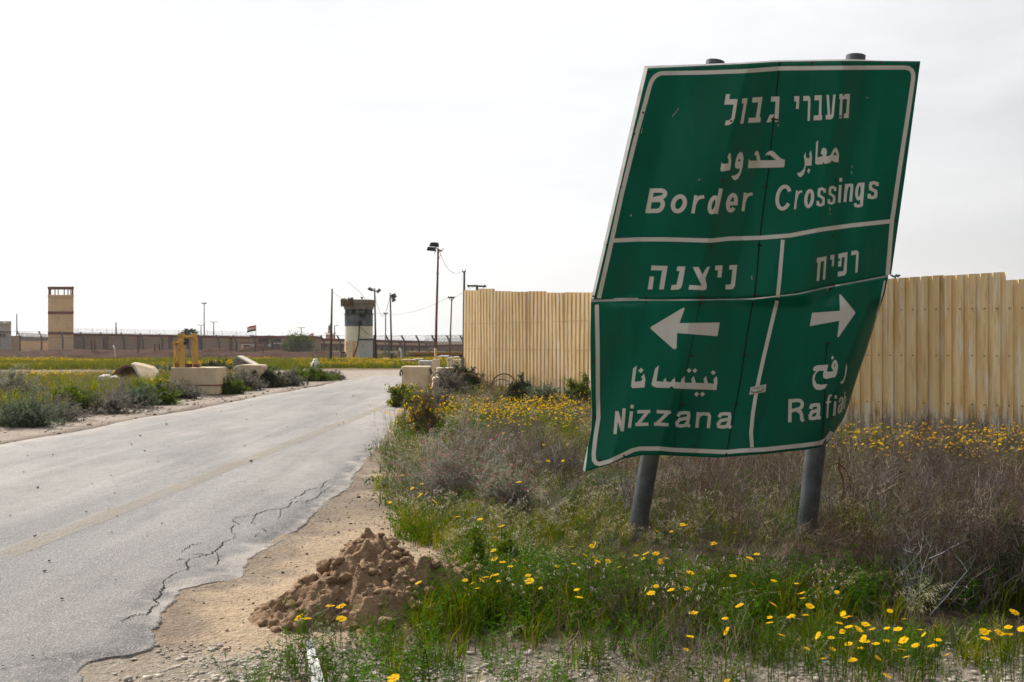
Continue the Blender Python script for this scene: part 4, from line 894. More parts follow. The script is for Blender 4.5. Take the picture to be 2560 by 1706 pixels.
mb = MB(); mb.lathe((ct.x, YT, 0), [(R0+.01, zz(816)), (R0+.01, zz(785))], 40); mb.build('painted_band', M['bluegrey'], gt, smooth='auto')
mb = MB(); mb.lathe((ct.x, YT, 0), [(R0-.22, zz(786)), (R0-.22, zz(772))], 30); mb.build('slit_core', M['soot'], gt)
for a_ in np.arange(0, 360, 30):
    if 195 < a_ < 235: continue
    mb = MB(); q = (ct.x+math.cos(R(a_))*(R0-.1), YT+math.sin(R(a_))*(R0-.1)); mb.box((q[0], q[1], (zz(786)+zz(772))/2), (.22,.16,zz(772)-zz(786)+.02), rz=R(a_+90)); mb.build('slit_pier', M['darkgrey'], gt)
mb = MB(); mb.lathe((ct.x, YT, 0), [(R0-.1, zz(774)), (R0+.05, zz(774)), (R0+.08, zz(769)), (R0+.14, zz(766)), (R0+.17, zz(761)), (R0+.23, zz(760)), (R0+.25, zz(751.5)), (R0+.02, zz(749.5))], 40); mb.build('roof_ring', M['concrete_grey'], gt, smooth='auto')
mb = MB(); mb.lathe((ct.x, YT, 0), [(R0+.015, zz(787.2)), (R0+.1, zz(786)), (R0+.1, zz(785)), (R0-.2, zz(784.6))], 40); mb.build('slit_sill', M['dark'], gt)
rr_ = random.Random(3); mb = MB()
for i in range(130):
    a_ = R(rr_.uniform(170, 262)); rd = R0+rr_.uniform(.2,.32); z0 = zz(rr_.uniform(749, 766)); w = rr_.uniform(.08,.24)
    if a_ > R(240): z0 = max(z0, zz(766))
    c_ = (ct.x+math.cos(a_)*rd, YT+math.sin(a_)*rd, z0); mb.box(c_, (w, .02, rr_.uniform(.08,.22)), rz=a_+R(90)+rr_.uniform(-.4,.4), rx=rr_.uniform(-.4,.4))
mb.build('netting', M['netting'], gt)
mb = MB(); mb.lathe((ct.x, YT, 0), [(R0+.03, zz(783)), (R0+.03, zz(779))], 8, R(-88), R(-62)); mb.build('awning', M['greenpaint'], gt, fix=False)
mb = MB(); q0 = at(906, 789, YT-R0-.03); mb.box((q0.x, YT-R0*.97, zz(789.5)), (16*k, .14, 9*k)); mb.build('hatch', M['soot'], gt)
mb = MB(); mb.lathe((ct.x, YT, 0), [(R0+.02, zz(815)), (R0+.02, zz(803))], 5, R(-83), R(-69)); mb.build('soot_patch', M['soot'], gt, fix=False)
def onT(px, py, off=.05):
    x = (px-897)*k; x = max(-R0*.99, min(R0*.99, x)); return (ct.x+x, YT-math.sqrt((R0+off)**2-x*x), zz(py))
mb = MB(); mb.tube([onT(904,806), onT(903.5,820), onT(903,838), onT(901,850), onT(900,862), onT(895,876), onT(890,888), onT(889,902)], .045, 6); mb.build('cable', M['dark'], gt)
mb = MB(); mb.tube([onT(904,818), onT(912,824), onT(926,838)], .015, 5); mb.build('cable', M['dark'], gt)
mb = MB(); mb.lathe((ct.x, YT, 0), [(R0+.03, zz(851.5)), (R0+.03, zz(847))], 12, R(-80), R(-5)); mb.build('steel_strap', M['steel'], gt, fix=False)
mb = MB(); mb.lathe((ct.x, YT, 0), [(R0+.03, zz(903)), (R0+.03, zz(853))], 8, R(-140), R(-98)); dr = mb.build('door', M['concrete'], gt, fix=False)
for pa, pb_ in (((870,855),(870,904)),((887,856),(887,902)),((870,856),(888,857)),((871,868),(874,868)),((871,880),(875,880))):
    mb = MB(); mb.tube([onT(*pa), onT(*pb_)], .04, 5); mb.build('door_frame', M['tan'], dr)
mb = MB()
for pa, pb_ in (((865,904),(874,882)),((874,882),(888,884)),((866,905),(886,905)),((888,884),(889,905)),((874,882),(874,904)),((880,882),(880,904))):
    mb.tube([(onT(*pa)[0], onT(*pa)[1]-.5, onT(*pa)[2]), (onT(*pb_)[0], onT(*pb_)[1]-.5, onT(*pb_)[2])], .035, 5)
mb.build('stair_rail', M['tan'], gt)
mb = MB(); mb.tube([(ct.x+.5, YT, zz(752)), (ct.x+.45, YT, zz(744)), (ct.x, YT, zz(728)), (ct.x-.95, YT, zz(704))], .016, 4); mb.build('antenna', M['steel'], gt)
mb = MB(); mb.box((ct.x+.35, YT-.6, zz(748)), (.12,.12,.2)); mb.box((ct.x+.35, YT-.6, zz(744.5)), (.22,.16,.05)); mb.build('vent', M['dark'], gt)
mb = MB(); mb.bar((ct.x+R0+.12, YT, zz(912)), (ct.x+R0+.12, YT, zz(838)), .12); mb.build('conduit', M['steel'], gt)
# cabinet beside the tower
cb = empty('cabinet', (at(857, 914, 76).x, 76, 0), 'upright grey steel cabinet left of the round guard tower', 'cabinet')
kk = 76/F; p = at(857, 900, 76); mb = MB(); mb.box((p.x, 76.2, at(0,900,76).z), (14*kk, .45, 32*kk)); mb.build('body', M['concrete_grey'], cb)
mb = MB(); mb.box((p.x-7.3*kk, 76.1, at(0,899,76).z), (1.3*kk, .5, 31*kk)); mb.build('door', M['whitepaint'], cb)
mb = MB(); mb.box((p.x+.6*kk, 76.1, at(0,881.5,76).z), (11*kk, .3, 3.4*kk)); mb.build('lid', M['dark'], cb)
# ================================================================ POLES AND LINES NEAR THE ROAD
def pole(name, label, cat, px0, py0, px1, py1, Y, r0, r1, mat, group=None):
    o = empty(name, (at(px0, py0, Y).x, Y, 0), label, cat, group); mb = MB(); mb.tube([P2(px0, py0, Y), P2(px1, py1, Y)], [r0, r1], 10); mb.build('pole', M[mat], o, smooth=True); return o
k72 = 72/F
pole('utility_pole', 'bare grey-green wooden pole left of the round guard tower', 'pole', 826.5, 914, 830.5, 722, 72, 3.2*k72, 1.9*k72, 'woodpole', 'poles around the guard tower')
lp = pole('lamp_pole', 'brown wooden pole with two spread floodlights touching the guard tower', 'lamp pole', 940, 908, 936.5, 721, 74, 3.0*k72, 1.7*k72, 'brownpole', 'poles around the guard tower')
def flood(o, px, py, Y, w, h, ry, rx=.3, mat='darkgrey', d=.35):
    kf = Y/F; mb = MB(); mb.box(at(px, py, Y), (w*kf, d, h*kf), ry=ry, rx=rx, taper=.85); return mb.build('floodlight', M[mat], o)
flood(lp, 926.5, 723.2, 73.8, 13, 5.2, .42); flood(lp, 946, 727, 73.8, 12, 6.5, -.75)
mb = MB(); mb.bar(P2(930, 725.5, 73.8), P2(943, 730, 73.8), .07); mb.build('bracket', M['dark'], lp)
gp = pole('lamp_pole', 'dark green pole with two floodlights on its right side', 'lamp pole', 979.5, 912, 975.5, 733, 70, 2.6*k72, 1.7*k72, 'greenpole', 'poles around the guard tower')
flood(gp, 983.5, 739.5, 69.8, 13, 11, -.35, mat='steel'); flood(gp, 984, 750.5, 69.8, 10, 5.5, -.5)
mb = MB(); mb.box(at(979, 881, 69.9), (6*k72, .2, 5*k72)); mb.build('junction_box', M['greydull'], gp)
# tall rusty lamp post on a concrete pillar
Yb = 43; kb = Yb/F
tl = empty('lamp_post', (at(1089, 945, Yb).x, Yb, 0), 'tall rusty lamp post with dark floodlights rising above the concrete pillar', 'lamp post')
mb = MB(); mb.tube([P2(1089, 905, Yb), P2(1091, 800, Yb), P2(1094, 690, Yb), P2(1095.5, 622, Yb)], [3.5*kb, 3.0*kb, 2.6*kb, 2.3*kb], 12); mb.build('upper_pole', M['rustpole'], tl, smooth=True)
mb = MB(); mb.tube([P2(1089, 948, Yb), P2(1089.6, 871, Yb)], [4.0*kb, 3.9*kb], 12); mb.build('lower_pole', M['yellowpole'], tl, smooth=True)
mb = MB(); mb.lathe(P2(1094, 684.5, Yb), [(4.5*kb, -.6*kb), (4.5*kb, .6*kb)], 10, capb=True); mb.build('collar', M['dark'], tl)
mb = MB(); mb.bar(P2(1088, 619, Yb), P2(1105, 629, Yb), .05, .05); mb.tube([P2(1098,626,Yb), P2(1107,626,Yb), P2(1108,621,Yb)], .02, 5); mb.build('bracket', M['rustpole'], tl)
for (px, py, w, h, dy) in ((1079, 623, 23, 9, -.25), (1086, 612.5, 24, 9, .15), (1089, 609.5, 18, 5, .4)):
    mb = MB(); q = at(px, py, Yb+dy); V = []
    mb.box(q, (w*kb, .30, h*kb), ry=.10, taper=.78); fl = mb.build('floodlight', M['dark'] if dy > 0 else M['darkgrey'], tl)
    mb = MB(); mb.box(q+Vector((0,-.155,-.01)), (w*kb*.85, .02, h*kb*.7), ry=.1); mb.build('glass', M['window'], fl)
mb = MB(); mb.tube([P2(1092,626,Yb-.1), P2(1087,632,Yb-.1), P2(1085.5,636,Yb-.1)], .012, 4); mb.tube([P2(1100,628,Yb-.1), P2(1101,638,Yb-.1), P2(1096,650,Yb-.1), P2(1093.5,660,Yb-.1)], .012, 4); mb.build('cable', M['wire'], tl)
cp = empty('concrete_pillar', (at(1090, 950, Yb-.4).x, Yb-.4, 0), 'tall narrow beige concrete pillar at the foot of the lamp post', 'pillar')
mb = MB(); q = at(1090, 925, Yb-.5); mb.box((q.x, Yb-.45, q.z), (18*kb, .36, 52*kb)); mb.build('pillar', M['concrete'], cp, bevel=.015)
# second thin pole with crossbar, on a block
Y2 = 46; k2 = Y2/F
tp_ = pole('utility_pole', 'thin rusty pole with a short crossbar left of the fence end', 'pole', 1123.5, 905, 1129.5, 746, Y2, 2.2*k2, 1.5*k2, 'rustpole')
mb = MB(); mb.bar(P2(1119.5, 744, Y2), P2(1137, 744.5, Y2), .05, .07)
for px in (1121, 1128, 1135): mb.bar(P2(px, 745, Y2), P2(px, 741.5, Y2), .03)
mb.bar(P2(1122, 746, Y2), P2(1128, 752, Y2), .025); mb.bar(P2(1135, 746, Y2), P2(1130, 752, Y2), .025); mb.build('crossbar', M['dark'], tp_)
Y3 = 52
ep = pole('utility_pole', 'dark pole stub with wire hooks rising behind the fence end', 'pole', 1159, 930, 1160.5, 678, Y3, .07, .06, 'dark')
mb = MB()
for s_ in (-1, 1): mb.tube([P2(1160, 682, Y3), P2(1160+s_*4, 680, Y3), P2(1160+s_*4.6, 673, Y3)], .018, 5)
mb.build('hooks', M['dark'], ep)
cpole = pole('utility_pole', 'dark crossarm pole peeking over the left part of the fence', 'pole', 1192, 930, 1192.5, 715, 58, .08, .07, 'dark')
mb = MB(); mb.bar(P2(1168, 715, 58), P2(1216, 716.5, 58), .09, .1)
for px in (1170, 1186, 1192, 1212): mb.bar(P2(px, 716, 58), P2(px, 712, 58), .06)
mb.bar(P2(1170, 717, 58), P2(1174, 721, 58), .04); mb.bar(P2(1212, 717, 58), P2(1208, 721, 58), .04); mb.build('crossarm', M['dark'], cpole)
def wire(label, pts, r=.012):
    r *= .62
    P = [Vector(p) for p in pts]; Q_ = []
    for i in range(len(P)-1):
        p0 = P[max(i-1,0)]; p1 = P[i]; p2 = P[i+1]; p3 = P[min(i+2,len(P)-1)]
        for j in range(6):
            s_ = j/6; Q_.append(.5*((2*p1)+(p2-p0)*s_+(2*p0-5*p1+4*p2-p3)*s_*s_+(3*p1-p0-3*p2+p3)*s_**3))
    Q_.append(P[-1]); mb = MB(); mb.tube(Q_, r, 4); o = mb.build('power_line', M['wire'], loc=Q_[0], fix=False); tag(o, label, 'wire', 'wires between the poles')
wire('drooping wire from the tall lamp post to the pole stub behind the fence', [P2(1098,627,43), P2(1107,650,45), P2(1120,672,47), P2(1138,684,49), P2(1154,680,51), P2(1159,678,52)], .016)
wire('slack wire hanging between the two floodlight poles right of the guard tower', [P2(938,735,74), P2(942,758,73), P2(951,785,72), P2(957,791,72), P2(964,782,71), P2(972,755,70), P2(975.5,738,70)], .022)
wire('long sagging wire from the guard tower to the thin crossbar pole', [P2(926,779,80), P2(950,785,74), P2(985,787,69), P2(1030,780,62), P2(1075,766,55), P2(1119,745,46)], .012)
wire('wire rising from the thin crossbar pole to the crossarm behind the fence', [P2(1136,743,46), P2(1150,737,49), P2(1162,729,52), P2(1184,717,58)], .012)
wire('wire sloping from the bare wooden pole down across the guard tower top', [P2(831,730,72), P2(850,743,73), P2(870,757,75), P2(893,774,77), P2(918,780,78.5)], .016)
wire('thin wire hanging from the pole stub behind the fence', [P2(1156,683,52), P2(1154,700,52), P2(1152.5,718,52)], .01)
# ================================================================ CONCRETE BLOCKS, STEEL FRAME AND OTHER THINGS BY THE ROAD
YB = 29.3; kB = YB/F
bl = empty('concrete_block', (at(494, 985, YB).x, YB, 0), 'low beige concrete block with a red stripe carrying the yellow steel frame', 'concrete block')
q = at(488, 955, YB); mb = MB(); mb.box((q.x, YB+.35, at(0,953,YB).z), (117*kB, .9, 68*kB), rz=R(-3)); mb.build('block', M['concrete'], bl, bevel=.03)
mb = MB(); mb.box((q.x+.02, YB+.35, at(0,963.5,YB).z), (117*kB+.012, .912, 3.2*kB), rz=R(-3)); mb.build('stripe', M['maroon'], bl)
def bx(mb, px0, py0, px1, py1, Y, d): p0 = at(px0, py0, Y); p1 = at(px1, py1, Y); mb.box(((p0.x+p1.x)/2, Y+d/2, (p0.z+p1.z)/2), (abs(p1.x-p0.x), d, abs(p1.z-p0.z)))
yf = empty('steel_gantry', (at(468, 922, YB+.2).x, YB+.2, 0), 'mustard yellow steel frame with two uprights standing on the striped concrete block', 'steel frame')
zf = lambda x, y: (x/3.677, 680+y/3.677)
def ibeam(name, p0, p1, w, Y, par):
    a_ = at(*p0, Y); b_ = at(*p1, Y); mb = MB(); d = (b_-a_); n_ = d.cross(Vector((0,1,0))).normalized()
    mb.bar(a_, b_, .02, .10)
    for s_ in (-1, 1): mb.bar(a_+Vector((0,.05*s_,0)), b_+Vector((0,.05*s_,0)), w, .014)
    mb.build(name, M['mustard'], par)
ibeam('upright', zf(1686,885), zf(1664,565), .165, YB+.2, yf); ibeam('upright', zf(1797,885), zf(1783,565), .155, YB+.25, yf)
ibeam('crossbar', zf(1690,600), zf(1765,600), .06, YB+.2, yf); ibeam('crossbar', zf(1690,650), zf(1728,655), .08, YB+.15, yf)
ibeam('side_arm', zf(1592,660), zf(1660,650), .08, YB+.2, yf); ibeam('side_arm', zf(1590,845), zf(1660,838), .04, YB+.2, yf); ibeam('side_arm', zf(1588,878), zf(1660,872), .035, YB+.2, yf)
ibeam('side_post', zf(1604,885), zf(1602,650), .025, YB+.1, yf); ibeam('brace', zf(1612,835), zf(1650,665), .03, YB+.15, yf)
mb = MB(); p = at(*zf(1725,860), YB+.1); mb.tube([p+Vector((-.02,-.03,0)), p+Vector((.05,.25,0))], .055, 12); p = at(*zf(1795,868), YB+.05); mb.tube([p, p+Vector((0,.3,0))], .06, 12); mb.build('roller', M['rustbrown'], yf)
mb = MB(); p = at(*zf(1712,655), YB+.05); mb.box(p, (.12,.1,.1)); p = at(*zf(1715,625), YB+.1); mb.box(p, (.1,.08,.07)); mb.build('clamp', M['dark'], yf)
mb = MB(); p = at(*zf(1690,880), YB+.2); mb.box(p, (.26,.2,.04)); p = at(*zf(1795,880), YB+.25); mb.box(p, (.24,.2,.04)); mb.build('foot_plate', M['mustard'], yf)
# near block on the right of the road
YN = 30; kN = YN/F
nb_ = empty('concrete_block', (at(1040, 985, YN).x, YN, 0), 'tall beige concrete block with a rounded top standing beside yellow flowers on the road edge', 'concrete block')
q = at(1039.5, 950, YN); mb = MB(); mb.box((q.x, YN+.3, at(0,952.5,YN).z), (72*kN, .62, 73*kN), rz=R(-2)); o = mb.build('block', M['concrete'], nb_, bevel=.06)
mb = MB()
for s_, py in ((-36.5, 934), (36.5, 931)):
    c_ = at(1039.5+s_, py, YN); mb.tube([c_+Vector((0,.0,.1)), c_+Vector((.03*(1 if s_ > 0 else -1),-.06,.02)), c_+Vector((.02*(1 if s_ > 0 else -1),-.05,-.08))], .025, 6)
    mb.tube([c_+Vector((0,.02,.12)), c_+Vector((.06 if s_ > 0 else .04,-.02,-.02)), c_+Vector((.08 if s_ > 0 else -.04,-.04,-.05))], .016, 6)
mb.build('lifting_hook', M['dark'], nb_)
lb = empty('concrete_block', (at(1096, 985, 33).x, 33, 0), 'small low beige block behind the tall rounded one', 'concrete block')
mb = MB(); q = at(1095, 970, 33); mb.box((q.x, 33.3, at(0,964,33).z), (34*33/F, .6, 40*33/F), rz=.2); mb.build('block', M['concrete'], lb, bevel=.04)
sl = empty('concrete_slab', (at(1112, 962, 40).x, 40, 0), 'stepped beige slab beside the lamp post pillar', 'concrete block')
mb = MB(); q = at(1118, 945, 40); mb.box((q.x, 40.4, at(0,940,40).z), (56*40/F, .9, 40*40/F), rz=.1); mb.build('block', M['concrete'], sl, bevel=.03)
yb_ = empty('concrete_block', (at(1135, 925, 45).x, 45, 0), 'yellowish block with a raised end carrying the thin crossbar pole', 'concrete block')
mb = MB(); bx(mb, 1117, 894, 1131, 928, 45.5, .6); bx(mb, 1131, 899.5, 1162, 928, 45.52, .56); mb.build('block', M['concrete'], yb_, bevel=.03)
mb = MB(); q = at(1122, 901, 45.48); mb.tube([q, q+Vector((0,.05,0))], .03, 8); mb.build('hole', M['soot'], yb_)
for px0, py0, px1, py1, Y, mt, lab in ((1046,902,1079,920,58,'paleblock','pale block with white paint blots left of the lamp post pillar'),(1004,899,1037,914,64,'concrete','tan block with a pale patch right of the white bent pipe'),
        (1034,897,1056,912,66,'concrete_white','block with a white top edge behind the blotted block'),(944,901,972,914,72,'concrete','low beige block at the foot of the brown floodlight pole'),(955,895.5,970.5,908,73,'concrete','beige block resting on the low block by the floodlight poles')):
    o = empty('concrete_block', (at((px0+px1)/2, py1, Y).x, Y, 0), lab, 'concrete block', 'small concrete blocks beyond the turn'); mb = MB(); bx(mb, px0, py0, px1, py1, Y, .8); b_ = mb.build('block', M[mt], o, bevel=.04)
    if mt == 'paleblock':
        for qx in (1053.5, 1071.5):
            q = at(qx, 911, Y-.01); mb = MB(); V = [(q.x+math.cos(a_)*.10*(1+.2*math.sin(a_*3)), q.y, q.z+math.sin(a_)*.17) for a_ in np.linspace(0, 6.28, 13)[:-1]]; mb.prism(V, (0,.02,0)); mb.build('paint_blot', M['concrete_white'], b_)
# leaning slabs, stones and rubble on the left verge
YS = 31
s1 = empty('concrete_slab', (at(360, 950, YS).x, YS, 0), 'thin tilted tan slab leaning on rubble left of the yellow frame', 'concrete slab')
pl = [zf(*p) for p in ((1205,845),(1290,858),(1395,888),(1432,935),(1425,985),(1390,1000),(1295,1000))]
mb = MB(); mb.prism([P2(x, y, YS+(950-y)*.012) for x, y in pl], (.05,.16,.05)); mb.build('slab', M['concrete'], s1)
mb = MB(); mb.prism([P2(x, y, YS-.02) for x, y in [zf(*p) for p in ((1205,845),(1222,850),(1300,995),(1288,1002))]], (0,.1,.02)); mb.build('broken_edge', M['concrete_white'], s1)
YS2 = 34
s2 = empty('concrete_block', (at(617, 938, YS2).x, YS2, 0), 'toppled beige block half sunk in shrubs', 'concrete block')
zg = lambda x, y: (560+x/7.843, 800+y/7.843)
mb = MB(); mb.prism([P2(*zg(*p), YS2) for p in ((165,960),(230,905),(330,880),(720,885),(755,930),(740,1060),(640,1110),(240,1080))], (0,.8,0)); mb.build('block', M['concrete'], s2, bevel=.03)
s3 = empty('concrete_block', (at(600, 912, YS2+1).x, YS2+1, 0), 'broken concrete block lying tilted on the toppled beige block', 'concrete block')
mb = MB(); mb.prism([P2(*zg(*p), YS2+.9) for p in ((175,915),(190,810),(255,720),(290,735),(400,800),(390,875),(250,900))], (0,.6,.0)); mb.build('block', M['concrete_grey'], s3)
mb = MB(); mb.prism([P2(*zg(*p), YS2+.8) for p in ((245,708),(290,722),(575,872),(540,885),(275,745))], (0,.75,0)); mb.build('top_face', M['concrete_white'], s3)
def rock(name, label, cat, c, s_, mat, seed, group=None, n=3):
    bm = bmesh.new(); bmesh.ops.create_icosphere(bm, subdivisions=n, radius=1)
    for v in bm.verts:
        f_ = 1+.55*float(fbm(v.co.x*1.3+seed, v.co.y*1.3+v.co.z*1.7+seed*2, 3, seed)); v.co = Vector((v.co.x*s_[0]*f_, v.co.y*s_[1]*f_, max(v.co.z, -.4)*s_[2]*f_))
    me = bpy.data.meshes.new(name); bm.to_mesh(me); bm.free(); me.materials.append(M[mat]); o = bpy.data.objects.new(name, me); col.objects.link(o); o.location = c; return tag(o, label, cat, group)
p = at(265, 945, 30); rock('boulder', 'large pale stone among the left shrubs', 'stone', (p.x, 30, p.z-.05), (.24,.2,.18), 'concrete_white', 5, 'pale stones on the left verge')
p = at(287, 947, 29.6); rock('boulder', 'small pale stone right of the large pale one', 'stone', (p.x, 29.6, p.z-.02), (.14,.12,.12), 'concrete_white', 8, 'pale stones on the left verge')
p = at(312, 935, 31.5); rock('rubble_heap', 'brown heap of earth and rubble under the tilted slab', 'rubble heap', (p.x, 31.6, .2), (.55,.5,.62), 'dirtcol', 11)
p = at(789, 920, 59); mb = MB(); mb.lathe((p.x, 59, 0), [(.36,.0),(.34,.1),(.22,.34),(.13,.46),(.15,.5),(.1,.56)], 14); mb.box((p.x+.25, 59, .12), (.3,.25,.14)); o = mb.build('plastic_cone', M['whitepaint'], loc=(p.x, 59, 0), smooth='auto'); tag(o, 'white rounded plastic cone lying at the edge of the yellow flower field', 'plastic cone')
# orange steel gate, van
og = empty('steel_gate', (at(1090, 902, 84).x, 84, 0), 'long rusty orange steel gate behind the concrete blocks', 'gate')
mb = MB(); slab(mb, 1022, 881, 1180, 887, 84, .3); slab(mb, 1022, 887, 1026.5, 902, 84, .3); mb.build('frame', M['rustorange'], og)
mb = MB(); slab(mb, 1026.5, 887, 1180, 903, 84.1, .1); mb.build('panel', M['rustbrown'], og)
YV = 76; kv = YV/F
vn = empty('parked_van', (at(1107, 915, YV).x, YV, 0), 'white van parked in front of the orange steel gate', 'van')
mb = MB(); pv = [P2(x, y, YV) for x, y in ((1089,912),(1089,898),(1093,891.5),(1099,889.8),(1124,889.8),(1126,894),(1126,912))]; mb.prism(pv, (0,1.6,0)); mb.build('body', M['vanwhite'], vn, bevel=.05)
mb = MB(); mb.prism([P2(x, y, YV-.02) for x, y in ((1101.5,892),(1109.5,892),(1109.5,900),(1101.5,900))], (0,.03,0)); mb.build('window', M['window'], vn)
mb = MB(); mb.prism([P2(x, y, YV-.02) for x, y in ((1114,892),(1124,892),(1124,899),(1114,899))], (0,.03,0)); mb.build('window', M['window'], vn)
for px in (1097, 1119):
    mb = MB(); q = at(px, 911, YV-.03); mb.tube([q, q+Vector((0,.25,0))], .13, 14); mb.build('wheel', M['dark'], vn)
pc = empty('parked_car', (at(1134, 915, YV+2).x, YV+2, 0), 'dark car with a white roof parked behind the van', 'car')
mb = MB(); mb.prism([P2(x, y, YV+2) for x, y in ((1128,913),(1128,902),(1133,899),(1152,899),(1160,903),(1160,913))], (0,1.5,0)); mb.build('body', M['darkgrey'], pc, bevel=.05)
mb = MB(); mb.prism([P2(x, y, YV+2) for x, y in ((1130,898),(1132,892),(1145,891.5),(1147,897)) ], (0,1.4,0)); mb.build('roof', M['whitepaint'], pc, bevel=.03)
mb = MB(); q = at(1140, 913, YV+1.95); mb.tube([q, q+Vector((0,.2,0))], .14, 12); mb.build('wheel', M['dark'], pc)
# ---- loops of old wire at the fence foot
def loopwire(name, label, c, rad, Yc, n=26, a0=-20, a1=205, w=.014, yj=.4):
    Pp = [P2(c[0]+rad[0]*math.cos(R(a)), c[1]-rad[1]*math.sin(R(a)), Yc+yj*math.sin(R(a*.7))) for a in np.linspace(a0, a1, n)]
    mb = MB(); mb.tube(Pp, w, 5); o = mb.build(name, M['rustbrown'], loc=Pp[0], fix=False); tag(o, label, 'wire loop', 'loops of old wire at the fence foot')
loopwire('wire_loop', 'large loop of old wire against the fence foot', (1260, 968), (31, 33), 25.6, w=.018)
loopwire('wire_loop', 'second thinner loop crossing the large wire loop', (1254, 972), (24, 24), 25.3, a0=10, a1=230)
loopwire('wire_loop', 'tall thin wire loop left of the large loop', (1192, 968), (22, 34), 26.6, a0=-30, a1=130)
loopwire('wire_loop', 'low wire arc in front of the fence end', (1160, 966), (48, 32), 27.5, a0=15, a1=110)
loopwire('wire_loop', 'wire arc reaching from the tall block to the fence shrubs', (1120, 955), (42, 32), 29, a0=70, a1=190)
# ---- foreground odds
tw_ = MB(); tw_.tube([P2(2098,1143,6.9), P2(2097,1172,6.9), P2(2106,1195,6.9), P2(2110,1222,6.9), P2(2104,1250,6.9)], [.005,.007,.007,.006,.006], 6)
tw_.tube([P2(2086,1157,6.85), P2(2098,1160,6.9), P2(2115,1176,6.95), P2(2125,1200,6.95), P2(2126,1230,6.95)], [.003,.005,.005,.004,.004], 6)
o = tw_.build('dead_twig', M['rustbrown'], loc=P2(2104,1250,6.9), fix=False); tag(o, 'dark crooked dead twig standing right of the right sign post', 'twig')
P0 = Vector((*grd(772, 1600, .10), .10)); P1 = Vector((*grd(798, 1712, .015), .015))
P1 = P0+(P1-P0)*1.25
wp = empty('plastic_strip', P1, 'broken white toothed plastic strip lying at the bottom edge', 'plastic strip')
mb = MB(); d = (P1-P0); sd_ = Vector((d.y, -d.x, 0)).normalized(); n = 26; V = []
for i in range(n+1):
    p = P0+d*(i/n); w = .016+.016*(i/n); w2 = w+(.005 if i % 2 else 0)
    V += [p-sd_*w, p+sd_*w2+Vector((0,0,.004)), p+sd_*w2+Vector((0,0,-.006)), p-sd_*w+Vector((0,0,-.008))]
mb.add(V, [(4*i+j, 4*i+(j+1) % 4, 4*i+4+(j+1) % 4, 4*i+4+j) for i in range(n) for j in range(4)]+[(0,1,2,3)]); mb.build('strip', M['whitepaint'], wp)
# ================================================================ PLANTS
class Tpl:                                   # a plant template: verts, quads, per-vertex colour
    def __init__(s): s.V = []; s.Q = []; s.C = []
    def strip(s, pts, ws, side, c0, c1=None):
        b = len(s.V); n = len(pts)
        for i, (p, w) in enumerate(zip(pts, ws)):
            p = np.asarray(p); s.V += [p-side*w/2, p+side*w/2]
            k = i/max(n-1, 1); cc = np.asarray(c0)*(1-k)+np.asarray(c1 if c1 is not None else c0)*k; s.C += [cc, cc]
        for i in range(n-1): s.Q.append((b+2*i, b+2*i+1, b+2*i+3, b+2*i+2))
    def quad(s, c, u, v, colr):
        b = len(s.V); s.V += [c-u*.5, c+v*.5-u*.05, c+u*.5, c-v*.5-u*.05]; s.Q.append((b, b+3, b+2, b+1)); s.C += [np.asarray(colr)]*4
    def arr(s): return np.array(s.V), np.array(s.Q), np.array(s.C)
def rdir(r, up=0.0):
    v = r.normal(size=3); v[2] = abs(v[2])+up if up else v[2]; return v/np.linalg.norm(v)
def hside(r):
    a = r.uniform(0, 2*math.pi); return np.array([math.cos(a), math.sin(a), r.normal()*.15])
WIND = np.array([.55, -.15, 0])
def t_grass(r, n=15, h=.3, spread=.08, w=.0085, cols=((.075,.115,.012),(.15,.185,.024)), tip=(.26,.25,.07), bend=.5):
    T = Tpl()
    for _ in range(n):
        a = r.uniform(0, 6.28); rad = spread*math.sqrt(r.random()); p = np.array([math.cos(a)*rad, math.sin(a)*rad, -.02]); hh = h*r.uniform(.5, 1.15)
        out_ = np.array([math.cos(a), math.sin(a), 0])*r.uniform(.0, .5)+WIND*r.uniform(.2, 1)*bend*1.2+r.normal(size=3)*[.2,.2,0]
        pts = [p+np.array([0,0,hh])*k+out_*hh*k*k*.8-np.array([0,0,hh])*.25*k**3*bend for k in (0,.35,.7,1)]
        c = np.array(cols[0])+(np.array(cols[1])-cols[0])*r.random()
        T.strip(pts, [w,w*.9,w*.6,w*.12], hside(r), c, np.array(tip)*r.uniform(.7,1.1)*.5+c*.5)
    return T.arr()
def t_oat(r, n=16, h=.42):                   # dry pale grass with nodding seed heads
    T = Tpl()
    for _ in range(n):
        a = r.uniform(0, 6.28); p = np.array([r.normal()*.06, r.normal()*.06, -.02]); hh = h*r.uniform(.6, 1.1)
        o_ = WIND*r.uniform(.6, 1.5)+r.normal(size=3)*[.25,.25,0]; c = np.array([.42,.36,.17])*r.uniform(.7,1.05)
        f = lambda k: p+np.array([0,0,hh])*(k-.30*k**3)+o_*hh*k*k*.75
        T.strip([f(k) for k in (0,.3,.6,.85,1)], [.0022,.002,.0018,.0015,.001], hside(r), c*.75+np.array([.0,.03,0]), c)
        for q in range(r.integers(4, 9)):
            k = r.uniform(.72, 1.0); b = f(k); d = rdir(r)*.4+np.array([.5,-.1,-.35]); L_ = r.uniform(.025,.05)
            T.strip([b, b+d*L_*.5, b+d*L_], [.001,.0045,.0008], hside(r), (.58,.52,.32), (.66,.61,.42))
    return T.arr()
